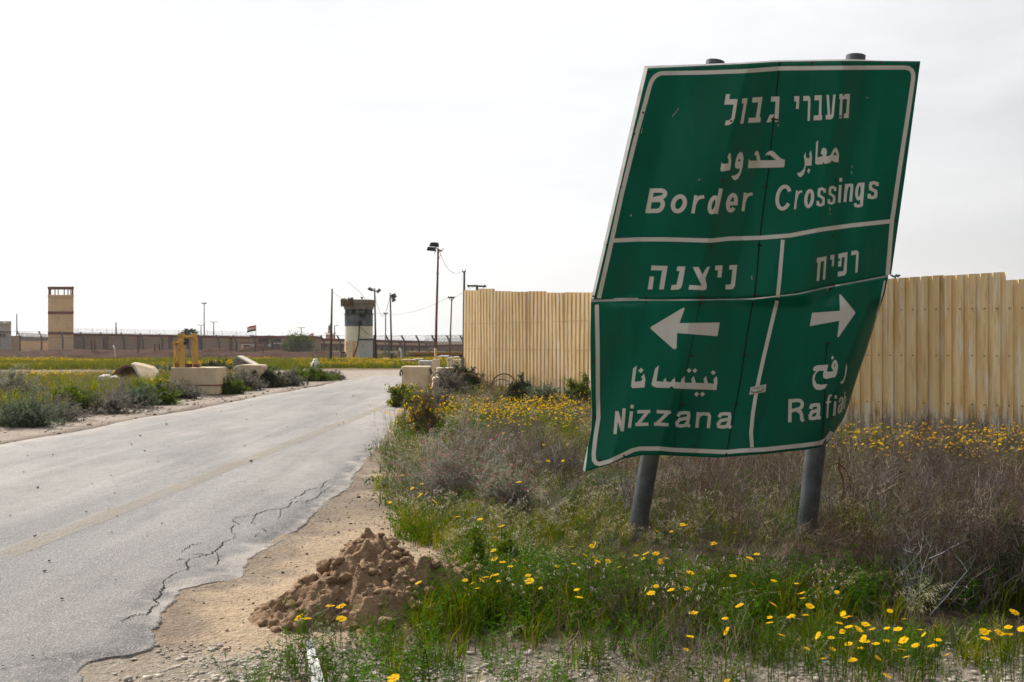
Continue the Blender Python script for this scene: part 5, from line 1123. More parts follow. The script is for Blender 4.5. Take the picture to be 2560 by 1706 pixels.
def t_twigs(r, n=5, h=.45, col0=(.085,.066,.056), col1=(.40,.34,.30), w=.0062, seeds=0):
    T = Tpl()
    def br(p, d, L_, w_, lev):
        m_ = 4; pts = [p]; dd = d.copy()
        for i in range(m_): dd = dd+r.normal(size=3)*.16+np.array([0,0,.04]); dd /= np.linalg.norm(dd); pts.append(pts[-1]+dd*L_/m_)
        k = r.random(); k = k*.45 if k < .75 else k; c = np.array(col0)*(1-k)+np.array(col1)*k
        T.strip(pts, np.linspace(w_, w_*.45, m_+1), hside(r), c)
        if lev > 0:
            for _ in range(r.integers(3, 6)):
                j = r.integers(1, m_+1); br(pts[j], dd*.8+rdir(r)*.75+np.array([0,0,.1]), L_*r.uniform(.35,.6), w_*.62, lev-1)
        elif seeds and r.random() < seeds:
            T.quad(pts[-1], rdir(r)*.012, rdir(r)*.012, (.07,.045,.03))
    for _ in range(n):
        d = np.array([r.normal()*.38, r.normal()*.38, 1.0])+WIND*r.uniform(-.1,.5); d /= np.linalg.norm(d)
        br(np.array([r.normal()*.05, r.normal()*.05, -.02]), d, h*r.uniform(.55,.8), w, 2)
    return T.arr()
def t_weed(r, n=6, h=.34, c0=(.03,.085,.007), c1=(.085,.165,.012), leaf=.03):     # feathery daisy foliage
    T = Tpl()
    for _ in range(n):
        p = np.array([r.normal()*.06, r.normal()*.06, -.02]); hh = h*r.uniform(.55, 1.15); o_ = r.normal(size=3)*[.25,.25,0]+WIND*.15
        c = np.array(c0)+(np.array(c1)-c0)*r.random(); f = lambda k: p+np.array([0,0,hh*k])+o_*hh*k*k
        T.strip([f(k) for k in (0,.5,1)], [.0045,.0035,.0015], hside(r), c)
        for q in range(9):
            k = .12+.85*q/9; b = f(k); a = r.uniform(0, 6.28); d = np.array([math.cos(a), math.sin(a), r.uniform(.2,.8)]); d /= np.linalg.norm(d); L_ = leaf*r.uniform(1,2.2)
            T.strip([b, b+d*L_], [.0045,.002], hside(r), c)
            sdv = np.cross(d, [0,0,1.]); 
            for z_ in (-1, 1):
                for kk in (.35,.65,.95):
                    e = b+d*L_*kk; dd = d*.55+sdv*z_*.8+r.normal(size=3)*.15; T.strip([e, e+dd*leaf*r.uniform(.45,.8)], [.0085,.003], np.cross(dd, rdir(r))/1.2, c*r.uniform(.85,1.35))
    return T.arr()
def t_clover(r, n=26, rad=.12, h=.10, c0=(.04,.095,.01), c1=(.085,.17,.02)):
    T = Tpl()
    for _ in range(n):
        a = r.uniform(0, 6.28); q = rad*math.sqrt(r.random()); p = np.array([math.cos(a)*q, math.sin(a)*q, h*r.uniform(.25,1)])
        T.quad(p, rdir(r, .2)*r.uniform(.025,.05), rdir(r)*r.uniform(.015,.03), np.array(c0)+(np.array(c1)-c0)*r.random())
    return T.arr()
def t_yellow(r, n=5, h=.34, s=.040, spread=.12):         # a clump of small far flowers
    T = Tpl()
    for _ in range(n):
        p = np.array([r.normal()*spread, r.normal()*spread, 0]); hh = h*r.uniform(.7, 1.15); q = p+np.array([r.normal()*.04, r.normal()*.04, hh])
        T.strip([p, q], [.004,.003], hside(r), (.06,.11,.02))
        nrm = np.array([r.normal()*.45-.15, r.normal()*.45+.1, 1]); nrm /= np.linalg.norm(nrm); u = np.cross(nrm, rdir(r)); u /= np.linalg.norm(u); v = np.cross(nrm, u); sz = s*r.uniform(.7,1.1)
        c = np.array([.72,.45,.004])*r.uniform(.85,1.1)
        b = len(T.V)
        for a in np.arange(8)*math.pi/4: T.V.append(q+(u*math.cos(a)+v*math.sin(a))*sz*.5+nrm*.004); T.C.append(c)
        T.V.append(q); T.C.append(np.array([.65,.33,.003]))
        for a in range(0, 8, 2): T.Q.append((b+8, b+a, b+a+1, b+(a+2) % 8))
    return T.arr()
def t_mini(r, n=9, h=.32, colr=(.66,.60,.68)):
    T = Tpl()
    for _ in range(n):
        p = np.array([r.normal()*.06, r.normal()*.06, 0]); q = p+np.array([r.normal()*.05, r.normal()*.05, h*r.uniform(.6,1.15)])
        T.strip([p, q], [.0025,.0015], hside(r), (.07,.11,.03))
        for _ in range(4): T.quad(q+r.normal(size=3)*.006, rdir(r)*.010, rdir(r)*.010, np.array(colr)*r.uniform(.8,1.1))
    return T.arr()
def scatter(name, tpls, pos, mat, sc=(.8,1.25), tint=.18, label=None, cat=None, kind='stuff', r=None, sarr=None):
    r = r or rng; n = len(pos); pick = r.integers(0, len(tpls), n)
    low = kind == 'stuff' and (label or '').find('verge') >= 0 or name in ('weeds', 'dry_grass', 'leafy_weeds', 'dead_stems'); Vs = []; Qs = []; Cs = []; base = 0
    yaw = r.uniform(0, 6.28, n); s_ = r.uniform(sc[0], sc[1], n)*(HF(pos) if low else 1); tn = 1+r.normal(size=(n, 1))*tint; hue = r.normal(size=(n, 1))*tint*.35
    # keep a common wind direction: only a partial turn
    yaw = r.normal(size=n)*.9
    for k, (V, Q, Cc) in enumerate(tpls):
        ix = np.where(pick == k)[0]; m_ = len(ix)
        if not m_: continue
        c = np.cos(yaw[ix])[:, None]; s2 = np.sin(yaw[ix])[:, None]; S = s_[ix][:, None]
        X = (V[None, :, 0]*c-V[None, :, 1]*s2)*S+pos[ix, 0:1]; Y = (V[None, :, 0]*s2+V[None, :, 1]*c)*S+pos[ix, 1:2]; Zz = V[None, :, 2]*S+pos[ix, 2:3]
        Vs.append(np.stack([X, Y, Zz], -1).reshape(-1, 3)); Qs.append((Q[None]+(np.arange(m_)*len(V))[:, None, None]).reshape(-1, 4)+base)
        cc = Cc[None]*np.clip(tn[ix], .45, 1.6)[:, :, None]; cc = cc*np.stack([1+hue[ix], np.ones((m_, 1)), 1-hue[ix]], -1)
        Cs.append(np.clip(cc, 0, 1).reshape(-1, 3)); base += m_*len(V)
    o = npmesh(name, np.concatenate(Vs), np.concatenate(Qs), mat, np.concatenate(Cs))
    return tag(o, label, cat, None, kind)
def pts_region(n, x0, x1, y0, y1, prob=None, frustum=1.3):
    """random ground points; the density grows towards the eye so near plants stay fine; prob(x, y) thins them"""
    u = rng.random(n); Y = 1/(1/y1+u*(1/y0-1/y1)); X = rng.uniform(x0, x1, n)
    ok = np.abs(X) < frustum+.58*Y
    if prob is not None: ok &= rng.random(n) < prob(X, Y)
    X = X[ok]; Y = Y[ok]; return np.stack([X, Y, gz(X, Y)], 1)
def even(n, x0, x1, y0, y1, prob=None, frustum=1.3):
    X = rng.uniform(x0, x1, n); Y = rng.uniform(y0, y1, n); ok = np.abs(X) < frustum+.58*Y
    if prob is not None: ok &= rng.random(n) < prob(X, Y)
    X = X[ok]; Y = Y[ok]; return np.stack([X, Y, gz(X, Y)], 1)
def pix(X, Y): Zg = gz(X, Y); return CX+X/Y*F, CY+(EYE-Zg)/Y*F
def blob(X, Y, cx, cy, rx, ry): return np.exp(-(((X-cx)/rx)**2+((Y-cy)/ry)**2))
FDIR = [(a_.x, a_.y, b_.x, b_.y) for a_, b_ in zip(FP[:-1], FP[1:])]
def front_of_fence(X, Y):
    fy = np.interp(X, [-1.57,2.08,5.96,8.4,14.5], [32.5,26.7,18.1,16.6,12.4]); return (Y < fy-.12) | (X < -1.5)
# left boundary of the verge plants, world (Y, X)
VBx = sorted([(3984/(y-CY), (x-CX)/F*3984/(y-CY)) for x, y in ((640,1706),(690,1610),(900,1600),(1010,1555),(1140,1470),(1110,1400),(985,1335),(948,1270),(943,1190),(950,1120),(985,1066),(1000,1030),(972,1012),(1000,985))])
def verge(X, Y, soft=.25):
    b = np.interp(Y, [a for a, _ in VBx], [a for _, a in VBx])+.35*fbm(np.asarray(X)*0+3, np.asarray(Y)*2.1, 3, 301)
    return sst(-soft*.3, soft, X-b)*front_of_fence(X, Y)*(Y < 31)
BARE = lambda X, Y: (1-sst(5.0, 5.75, Y+.55*sst(.7, 1.5, X)+.6*fbm(X*1.4, Y*1.4, 3, 311)))                     # stony strip nearest the eye
GAP = lambda X, Y: np.clip(1.3*blob(X, Y, 2.75, 5.65, .85, .33), 0, 1)                                         # plants thinned over the dark soil with painted sign shadow, bottom right
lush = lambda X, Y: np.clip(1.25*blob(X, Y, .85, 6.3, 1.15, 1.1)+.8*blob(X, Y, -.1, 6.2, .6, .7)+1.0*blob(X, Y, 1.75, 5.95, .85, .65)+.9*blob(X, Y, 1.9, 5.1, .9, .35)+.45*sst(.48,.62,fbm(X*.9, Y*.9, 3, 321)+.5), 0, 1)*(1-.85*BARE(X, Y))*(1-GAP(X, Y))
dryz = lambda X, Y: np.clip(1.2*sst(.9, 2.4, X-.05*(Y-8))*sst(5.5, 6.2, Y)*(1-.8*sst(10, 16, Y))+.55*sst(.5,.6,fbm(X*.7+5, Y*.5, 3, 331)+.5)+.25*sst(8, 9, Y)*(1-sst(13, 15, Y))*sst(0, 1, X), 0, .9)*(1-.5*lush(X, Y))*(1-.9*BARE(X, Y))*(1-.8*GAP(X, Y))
pale = lambda X, Y: np.clip(1.2*blob(X, Y, .35, 7.6, .9, .75)+.7*blob(X, Y, -.35, 8.2, .5, .6)+.6*blob(X, Y, .6, 22.5, 2.2, 1.6)+.35*sst(.52,.6,fbm(X*.8+9, Y*.6, 3, 341)+.5), 0, 1)
r = rng
HF = lambda q: (1-.84*np.exp(-(((q[:,0]-1.5)/2.0)**2+((q[:,1]-7.35)/.85)**2)))*np.where(q[:,1]<5.6, np.where(q[:,0]>1.2,.5,.8), 1)
G1 = [t_grass(np.random.default_rng(s_), 15, .27) for s_ in range(5)]
G2 = [t_grass(np.random.default_rng(20+s_), 22, .36, .06, .0062, ((.14,.165,.02),(.24,.24,.04)), (.48,.42,.15), .85) for s_ in range(4)]
OAT = [t_oat(np.random.default_rng(40+s_)) for s_ in range(5)]
TW = [t_twigs(np.random.default_rng(60+s_)) for s_ in range(6)]
TWD = [t_twigs(np.random.default_rng(80+s_), 5, .55, (.085,.055,.04), (.15,.10,.075), .0034, .6) for s_ in range(4)]
WE = [t_weed(np.random.default_rng(100+s_)) for s_ in range(6)]
CL = [t_clover(np.random.default_rng(120+s_)) for s_ in range(4)]
YE = [t_yellow(np.random.default_rng(140+s_)) for s_ in range(5)]
MI = [t_mini(np.random.default_rng(160+s_)) for s_ in range(4)]
VR = (-4, 13, 4.25, 31)
def V_(n, f, pw=1): return pts_region(n, *VR, prob=lambda X, Y: np.clip(verge(X, Y)*f(X, Y), 0, 1))
rdens = lambda X, Y: (1-BARE(X, Y)*.93)
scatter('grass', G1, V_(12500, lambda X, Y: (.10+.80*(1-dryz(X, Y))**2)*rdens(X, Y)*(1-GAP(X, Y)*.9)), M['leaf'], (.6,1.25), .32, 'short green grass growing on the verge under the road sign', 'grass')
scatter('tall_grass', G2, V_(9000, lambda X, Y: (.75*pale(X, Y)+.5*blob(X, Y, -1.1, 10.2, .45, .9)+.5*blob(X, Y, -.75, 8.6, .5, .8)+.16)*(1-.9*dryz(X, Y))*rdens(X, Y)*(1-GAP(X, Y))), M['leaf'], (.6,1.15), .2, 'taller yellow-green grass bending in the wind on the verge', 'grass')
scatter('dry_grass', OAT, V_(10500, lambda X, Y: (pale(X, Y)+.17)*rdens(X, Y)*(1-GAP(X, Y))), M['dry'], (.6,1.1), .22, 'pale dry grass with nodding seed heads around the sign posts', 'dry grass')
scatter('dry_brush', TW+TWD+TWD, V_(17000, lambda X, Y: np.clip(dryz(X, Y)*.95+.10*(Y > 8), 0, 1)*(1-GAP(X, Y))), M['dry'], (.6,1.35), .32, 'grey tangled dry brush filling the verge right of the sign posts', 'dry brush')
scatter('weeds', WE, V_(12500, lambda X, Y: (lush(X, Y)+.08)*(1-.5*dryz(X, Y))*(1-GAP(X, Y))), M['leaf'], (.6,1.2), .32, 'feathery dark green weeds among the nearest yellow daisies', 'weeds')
edgep = lambda X, Y: np.clip(1.4*np.exp(-((X-np.interp(Y, [a for a, _ in VBx], [a for _, a in VBx])-.15)/.28)**2)*(Y > 8.6), 0, 1)
scatter('leafy_weeds', CL, V_(9000, lambda X, Y: (1-GAP(X, Y))*(.9*edgep(X, Y)+.25*lush(X, Y))+.10*rdens(X, Y)*(1-GAP(X, Y))), M['leaf'], (.6,1.3), .2, 'low bright green leafy weeds along the edge of the verge', 'weeds')
scatter('small_flowers', MI, V_(330, lambda X, Y: lush(X, Y)*.8), M['petal'], (.7,1.1), .1, 'tiny pale lilac flowers among the green weeds', 'flowers')
# sparse tufts on the stony strip and beside the earth mound
p = pts_region(420, -1.6, 3.2, 4.2, 5.6, lambda X, Y: sst(-1.5, -1.1, X)*BARE(X, Y)*(.2+.8*sst(.45,.6,fbm(X*2.3, Y*2.3, 3, 351)+.5)))
scatter('sparse_tufts', G1+WE, p, M['leaf'], (.25,.6), .2, 'sparse small green tufts growing in the stony strip nearest the viewer', 'grass')
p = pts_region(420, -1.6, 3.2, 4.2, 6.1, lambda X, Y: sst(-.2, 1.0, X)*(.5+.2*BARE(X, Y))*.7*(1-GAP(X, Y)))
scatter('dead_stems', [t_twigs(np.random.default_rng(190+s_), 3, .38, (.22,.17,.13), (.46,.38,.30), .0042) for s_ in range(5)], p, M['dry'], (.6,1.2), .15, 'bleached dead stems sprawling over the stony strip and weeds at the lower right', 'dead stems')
# far yellow flowers: drifts beyond the nearest individual daisies
yz = lambda X, Y: np.clip(1.3*blob(X, Y, -.1, 20.5, 2.1, 3.2)*(Y > 14.5)+1.7*blob(X, Y, 6.6, 14.4, 3.0, 1.5)+1.2*blob(X, Y, 5.3, 13.4, 1.6, 1.2)+1.5*blob(X, Y, -2.6, 25.3, .5, .8), 0, 1)
p = even(7500, -4, 13, 11.5, 29, lambda X, Y: verge(X, Y)*yz(X, Y)*.75*sst(.30,.56,fbm(X*.9, Y*.9, 3, 345)+.5))
scatter('yellow_flowers', YE, p, M['petal'], (.75,1.15), .08, 'drifts of yellow flowers between the dry brush and the corrugated fence', 'flowers')
# left verge and the fields beyond
LB = lambda X, Y: sst(1.6, 2.6, edge_l(Y)-X+.8*fbm(X*.4, Y*.4, 3, 361))
p = even(9000, -26, -7.5, 17, 43, lambda X, Y: LB(X, Y)*(1-sst(38, 43, Y))*.8)
scatter('verge_grass', G1+G2, p, M['leaf'], (.9,1.7), .25, 'green grass and weeds on the bank along the left side of the road', 'grass')
p = even(5000, -26, -7.5, 18, 43, lambda X, Y: LB(X, Y)*.5*(1-sst(40, 43, Y)))
scatter('verge_brush', TW, p, M['dry'], (.7,1.2), .2, 'grey dry stalks on the bank along the left side of the road', 'dry brush')
fieldy = lambda X, Y: np.clip(sst(54, 57, Y)*(1-sst(74, 78, Y)), 0, 1)*np.where(X < -12, 1, sst(57, 60, Y))
p = even(26000, -46, 2, 53, 79, lambda X, Y: fieldy(X, Y)*.9, 3)
scatter('field_grass', [t_grass(np.random.default_rng(210+s_), 12, .35, .25, .02, ((.10,.14,.03),(.17,.18,.05)), (.25,.22,.08), .4) for s_ in range(4)], p, M['leaf'], (.8,1.4), .25, 'far strip of green field beyond the sandy track', 'grass')
YF = [t_yellow(np.random.default_rng(230+s_), 7, .36, .072, .30) for s_ in range(4)]
p = even(9000, -46, 2, 53, 79, lambda X, Y: fieldy(X, Y)*sst(.42,.62,fbm(X*.22, Y*.22, 3, 371)+.5)*.75, 3)
p2 = even(1800, -26, -8, 25, 44, lambda X, Y: LB(X, Y)*sst(.48,.6,fbm(X*.35, Y*.35, 3, 372)+.5)*sst(26, 34, Y)*(1-sst(41, 43, Y)))
scatter('field_flowers', YF, np.concatenate([p, p2]), M['petal'], (.75,1.1), .1, 'far carpet of yellow flowers along the sandy track and the guard tower foot', 'flowers')
p = even(5000, -60, 6, 80, 108, lambda X, Y: .5*sst(.45,.55,fbm(X*.2, Y*.2, 3, 381)+.5), 3)
scatter('far_scrub', [t_weed(np.random.default_rng(240+s_), 8, .6, (.045,.06,.025), (.08,.09,.04), .12) for s_ in range(3)], p, M['leaf'], (.6,1.3), .2, 'low dark scrub at the foot of the wire mesh fence', 'scrub')

# ---------------------------------------------------------------- single shrubs
def shrub(label, px, py, wpx, hpx, kind, seed, Y=None, group=None, dens=1.0, name='shrub', cat='shrub'):
    """px, py: foot on the ground in the photograph, wpx/hpx its width and height there"""
    z0 = 0
    for _ in range(4):
        Yg = (EYE-z0)*F/(py-CY) if Y is None else Y; X = (px-CX)/F*Yg; z0 = gz1(X, Yg)
    weed_ = kind == 'weed'; kind = 'green' if weed_ else kind; dens = .3 if weed_ else dens
    rr = np.random.default_rng(seed); w = wpx/F*Yg/2; h = hpx/F*Yg*1.12
    if px < 900: w *= 1.35; h *= .80
    root = empty(name, (X, Yg, z0-.02), label, cat, group)
    pal = {'grey': ((.17,.135,.125),(.29,.25,.23),(.12,.12,.095),(.23,.215,.185)), 'sage': ((.13,.115,.085),(.2,.17,.13),(.085,.12,.075),(.22,.26,.19)), 'dark': ((.07,.055,.045),(.12,.10,.08),(.03,.042,.018),(.075,.085,.045)),
           'green': ((.10,.085,.05),(.16,.13,.08),(.07,.12,.02),(.16,.21,.045)), 'pink': ((.24,.20,.18),(.38,.34,.31),(.17,.185,.14),(.36,.35,.29)), 'brown': ((.10,.06,.04),(.17,.11,.075),(.09,.075,.03),(.15,.12,.05))}[kind]
    T = Tpl(); Lf = Tpl(); Fl = Tpl(); ntip = int(150*dens)
    lob = rr.normal(size=8)
    for i in range(ntip):
        a = rr.uniform(0, 6.28); el = math.asin(rr.uniform(.02, 1)); k = 1+.16*math.sin(a*2+lob[0])+.13*math.sin(a*3+lob[1])+.16*math.sin(el*5+lob[2]+a)
        k *= rr.uniform(.55, 1.22); tip = np.array([math.cos(a)*math.cos(el)*w*k, math.sin(a)*math.cos(el)*w*.8*k, max(.04, math.sin(el))*h*k])
        b = np.array([rr.normal()*w*.25, rr.normal()*w*.2, 0]); mid = b*.5+tip*.5+np.array([0,0,h*.08])+rr.normal(size=3)*w*.06
        kk = rr.random(); c = np.array(pal[0])*(1-kk)+np.array(pal[1])*kk; wd = max(.004, .00055*Yg)
        T.strip([b, mid, tip], [wd*1.3, wd, wd*.5], hside(rr), c)
        for q in range(rr.integers(5, 9)):
            t_ = rr.uniform(.35, 1); p0 = (b*(1-t_)**2+2*mid*t_*(1-t_)+tip*t_*t_); d = (tip-b); d = d/np.linalg.norm(d)*.6+rdir(rr)*.8; L_ = rr.uniform(.10, .24)*(w+h)*.5
            T.strip([p0, p0+d*L_*.5+rr.normal(size=3)*L_*.06, p0+d*L_], [wd*.8, wd*.6, wd*.4], hside(rr), c*rr.uniform(.9,1.3))
            nl = {'grey': 5, 'sage': 9, 'dark': 11, 'green': 10, 'pink': 7, 'brown': 5}[kind]
            for z_ in range(nl):
                pp = p0+d*L_*rr.uniform(.1, 1.05)+rr.normal(size=3)*.012*(1+Yg/20); s_ = max(.016, .0014*Yg)*rr.uniform(.7,1.6); kk = rr.random()
                Lf.quad(pp, rdir(rr)*s_*1.6, rdir(rr)*s_*.7, np.array(pal[2])*(1-kk)+np.array(pal[3])*kk)
            if kind == 'pink' and rr.random() < .34:
                for z_ in range(2): Fl.quad(p0+d*L_+rr.normal(size=3)*.012, rdir(rr)*.020, rdir(rr)*.017, np.array([.55,.13,.20])*rr.uniform(.7,1.15))
            if kind in ('brown',) and rr.random() < .22 and t_ > .6:
                Fl.quad(p0+d*L_, rdir(rr)*.055, rdir(rr)*.05, np.array([.78,.47,.01])*rr.uniform(.8,1.1))
            if kind == 'green' and group == 'flowering clumps' and t_ > .72 and rr.random() < .5:
                Fl.quad(p0+d*L_+np.array([0,0,.02]), rdir(rr)*.06, rdir(rr)*.055, np.array([.85,.55,.005])*rr.uniform(.85,1.1))
    off = np.array([X, Yg, z0-.02])
    for nm, TT, mt in (('stems', T, 'dry'), ('foliage', Lf, 'leaf'), ('blossoms', Fl, 'petal')):
        if TT.V:
            V, Q, Cc = TT.arr(); npmesh(nm, V+off, Q, M[mt], Cc, root)
    return root
SH = [('sage green bush with feathery upright shoots at the left border of the view', 62, 1040, 130, 88, 'sage', 1), ('reddish grey bush at the very left edge behind the sage bush', 20, 1000, 130, 78, 'pink', 2),
 ('dark grey bush between the sage bush and the green tuft', 140, 1028, 110, 62, 'grey', 3), ('broad grey twiggy bush below the large pale stone', 268, 1015, 150, 82, 'grey', 4), ('bright green bush left of the broad grey twiggy bush', 185, 1010, 100, 64, 'green', 5),
 ('dark green bush right of the broad grey twiggy bush', 335, 1006, 90, 52, 'sage', 6), ('yellow-green bush in front of the tilted slab', 380, 1000, 90, 54, 'green', 7), ('grey bush overlapping the left end of the striped block', 445, 992, 100, 44, 'grey', 8),
 ('small flowering green bush at the right end of the striped block', 574, 985, 62, 36, 'green', 9), ('pale grey rounded bush right of the striped block', 606, 972, 90, 50, 'grey', 10), ('dark green rounded bush beside the pale grey rounded bush', 664, 968, 80, 46, 'dark', 11),
 ('pale grey bush between the dark green bush and the road', 708, 966, 76, 42, 'grey', 12), ('low olive bush with yellow flowers at the road end of the left bank', 770, 953, 90, 32, 'green', 13), ('low grey bush at the tip of the left bank', 812, 950, 76, 24, 'grey', 14),
 ('dark bush behind the yellow frame block', 545, 938, 70, 36, 'dark', 15), ('greenish bush at the foot of the toppled block', 655, 945, 50, 30, 'green', 16), ('grey-green bush behind the tilted slab', 415, 945, 56, 26, 'sage', 17),
 ('large pink flowering grey shrub at the edge of the verge', 1140, 1268, 330, 190, 'pink', 20), ('second pink flowering shrub lower and right of the large one', 1265, 1300, 180, 130, 'pink', 21),
 ('brown shrub with yellow flowers standing on the road edge', 1062, 1086, 110, 92, 'brown', 22), ('dark grey bush against the foot of the fence end', 1165, 972, 76, 46, 'dark', 23), ('grey twiggy bush between the tall block and the fence', 1120, 985, 92, 50, 'grey', 24),
 ('pale grey bush on the heap beside the lamp post pillar', 1128, 958, 60, 36, 'grey', 25), ('dark bush at the fence foot right of the large wire loop', 1302, 1001, 84, 46, 'dark', 26), ('grey-green bush left of the sign at the fence foot', 1362, 1012, 84, 42, 'sage', 27),
 ('grey bush behind the brown flowering shrub', 1090, 1030, 120, 58, 'grey', 28), ('dark sprawling bush at the right border of the view', 2520, 1490, 260, 120, 'dark', 29), ('brown upright dry shrub right of the right sign post', 2120, 1452, 330, 200, 'brown2', 30),
 ('grey dry shrub along the fence foot below the fence step', 2400, 1150, 200, 38, 'grey', 31), ('low dry shrub along the fence foot just right of the sign', 2220, 1128, 180, 30, 'grey', 32), ('upright leafy green weed between the earth mound and the sign', 1192, 1462, 50, 130, 'weed', 40), ('smaller upright leafy weed right of the first one', 1270, 1440, 44, 100, 'weed', 41), ('grey scrubby bush left of the sign at mid verge', 1400, 1200, 170, 80, 'grey', 42), ('dark green low bush just left of the left sign post', 1510, 1245, 110, 62, 'sage', 43), ('grey dry bush under the middle of the sign', 1780, 1235, 190, 70, 'grey', 44), ('green shrub against the fence near the left side of the sign', 1452, 1010, 70, 50, 'green', 33)]
for lab, px, py, w, h, kd, sdd in SH:
    if kd == 'brown2':
        Yg = 3984/(py-CY); X = (px-CX)/F*Yg; root = empty('shrub', (X, Yg, gz1(X, Yg)), lab, 'shrub'); q = np.stack([X+rng.normal(size=16)*.24, Yg+rng.normal(size=16)*.2, np.full(16, gz1(X, Yg))], 1)
        o = scatter('stems', TWD, q, M['dry'], (.9,1.35), .15, kind=None); o.parent = root; me = o.data
        co = np.empty(len(me.vertices)*3, np.float32); me.vertices.foreach_get('co', co); co = co.reshape(-1, 3)-np.array(root.location, dtype=np.float32); me.vertices.foreach_set('co', co.ravel()); me.update(); continue
    shrub(lab, px, py, w, h, kd, sdd, dens=1.5 if kd == 'pink' and px > 1000 else 1.0)
shrub('bright green clump thick with yellow flowers in front of the tall block', 1006, 1016, 66, 46, 'green', 50, group='flowering clumps', name='flower_clump', cat='flower clump')
shrub('larger yellow flowering clump right of the one in front of the tall block', 1052, 1026, 80, 44, 'green', 51, group='flowering clumps', name='flower_clump', cat='flower clump')
# ---- far tree and palm
tr = empty('bushy_tree', (at(742, 890, 125).x, 125, 0), 'broad bushy tree standing before the terminal building', 'tree')
kt = 125/F; rr = np.random.default_rng(77); T = Tpl(); base = np.array(at(742, 893, 125))
mb = MB()
for k_ in range(5):
    tip = base+np.array([rr.normal()*14*kt, rr.normal()*.5, rr.uniform(16, 26)*kt]); mb.tube([base+np.array([rr.normal()*.2,0,0]), (base+tip)/2+rr.normal(size=3)*.15, tip], [.16,.11,.05], 6)
mb.build('trunk', M['brownpole'], tr)
cl = [(rr.uniform(-30, 30), rr.uniform(-1.2, 1.2), rr.uniform(-15, 17)) for _ in range(34)]
for cx_, cy_, cz_ in cl:
    if (cx_/33)**2+(cz_/18)**2 > 1.05: continue
    c_ = np.array(at(742+cx_, 862-cz_, 125))+[0, cy_, 0]; tint = rr.uniform(.7, 1.35)
    for _ in range(260):
        p = c_+rr.normal(size=3)*[.42,.5,.34]; s_ = rr.uniform(.10,.2); g_ = rr.random(); T.quad(p, rdir(rr)*s_*1.4, rdir(rr)*s_*.8, np.array([.055+.05*g_,.075+.055*g_,.02+.012*g_])*tint)
V, Q, Cc = T.arr(); npmesh('crown', V, Q, M['leaf'], Cc, tr)
pm = empty('palm_tree', (at(470, 880, 135).x, 135, 0), 'small palm tree rising behind the yellow steel frame', 'palm tree')
kp = 135/F; top = np.array(at(470, 833, 135)); mb = MB(); mb.tube([at(470, 885, 135), Vector(top)], [.22,.18], 8); mb.build('trunk', M['brownpole'], pm)
T = Tpl()
for k_ in range(34):
    a = rr.uniform(0, 6.28); el = rr.uniform(-.1, 1.3); L_ = rr.uniform(16, 25)*kp; d = np.array([math.cos(a)*math.cos(el), math.sin(a)*math.cos(el), math.sin(el)])
    f = lambda t_: top+d*L_*t_+np.array([.25,0,-.45])*L_*t_*t_
    for q in range(16):
        t_ = .15+.85*q/16
        for s_ in (-1, 1):
            sd2 = np.cross(d, [0,0,1.]); sd2 /= np.linalg.norm(sd2)+1e-6; e = f(t_); T.strip([e, e+(sd2*s_*.6+d*.7-np.array([0,0,.25]))*.42], [.09,.02], np.cross(d, sd2), np.array([.07,.10,.06])*rr.uniform(.7,1.4))
V, Q, Cc = T.arr(); npmesh('fronds', V, Q, M['leaf'], Cc, pm)

# ================================================================ EARTH MOUND AND STONES
def heap():
    c = (-.82, 6.2); xs = np.linspace(-1.0, 1.05, 170); ys = np.linspace(-.75, .75, 120); A, B = np.meshgrid(xs, ys); x = c[0]+A; y = c[1]+B
    A2 = (A+.06)*1.16
    g_ = lambda cx_, cy_, sx_, sy_: np.exp(-((((A2-cx_)/(sx_*1.08))**2+((B-cy_)/(sy_*1.08))**2)**1.45))
    env = .30*g_(-.10,.10,.30,.30)+.22*g_(.30,.05,.42,.30)+.14*g_(.68,.02,.30,.24)+.17*g_(-.24,-.35,.36,.28)+.06*g_(-.5,-.3,.35,.3)+.15*g_(.2,-.35,.36,.27)
    n_ = 1-2*np.abs(fbm(x*4.2, y*4.2, 4, 401)); n2 = fbm(x*11, y*11, 3, 402); n3 = fbm(x*30, y*30, 2, 403)
    m_ = sst(.01, .14, env)
    chunk = vnoise(x*9+2*fbm(x*5, y*5, 2, 404), y*9, 405); chunk = np.abs(chunk-.5)*2
    z = gz(x, y)-.06+env*.95*(.74+.32*n_)+m_*(.085*(n_-.7)+.13*n2*1.2+.06*n3-.05*sst(.0,.3,.32-chunk))
    edge = np.minimum(np.minimum(A-xs[0], xs[-1]-A), np.minimum(B-ys[0], ys[-1]-B)); z = z-.05*(1-sst(0, .12, edge))
    n = len(xs); ii = np.arange(len(ys)-1)[:, None]*n+np.arange(n-1)[None, :]; Q = np.stack([ii, ii+1, ii+1+n, ii+n], -1).reshape(-1, 4)
    return np.stack([x.ravel(), y.ravel(), z.ravel()], 1), Q, (c[0], c[1], 0), (x, y, z, m_)
M['clod'] = surf('clod_earth', (.31,.205,.125), (.22,.142,.086), .95, 3.5, (.42,.31,.205), .6, 1.0, 38, bd=.03)
V, Q, c, (hx_, hy_, hz_, hm_) = heap()
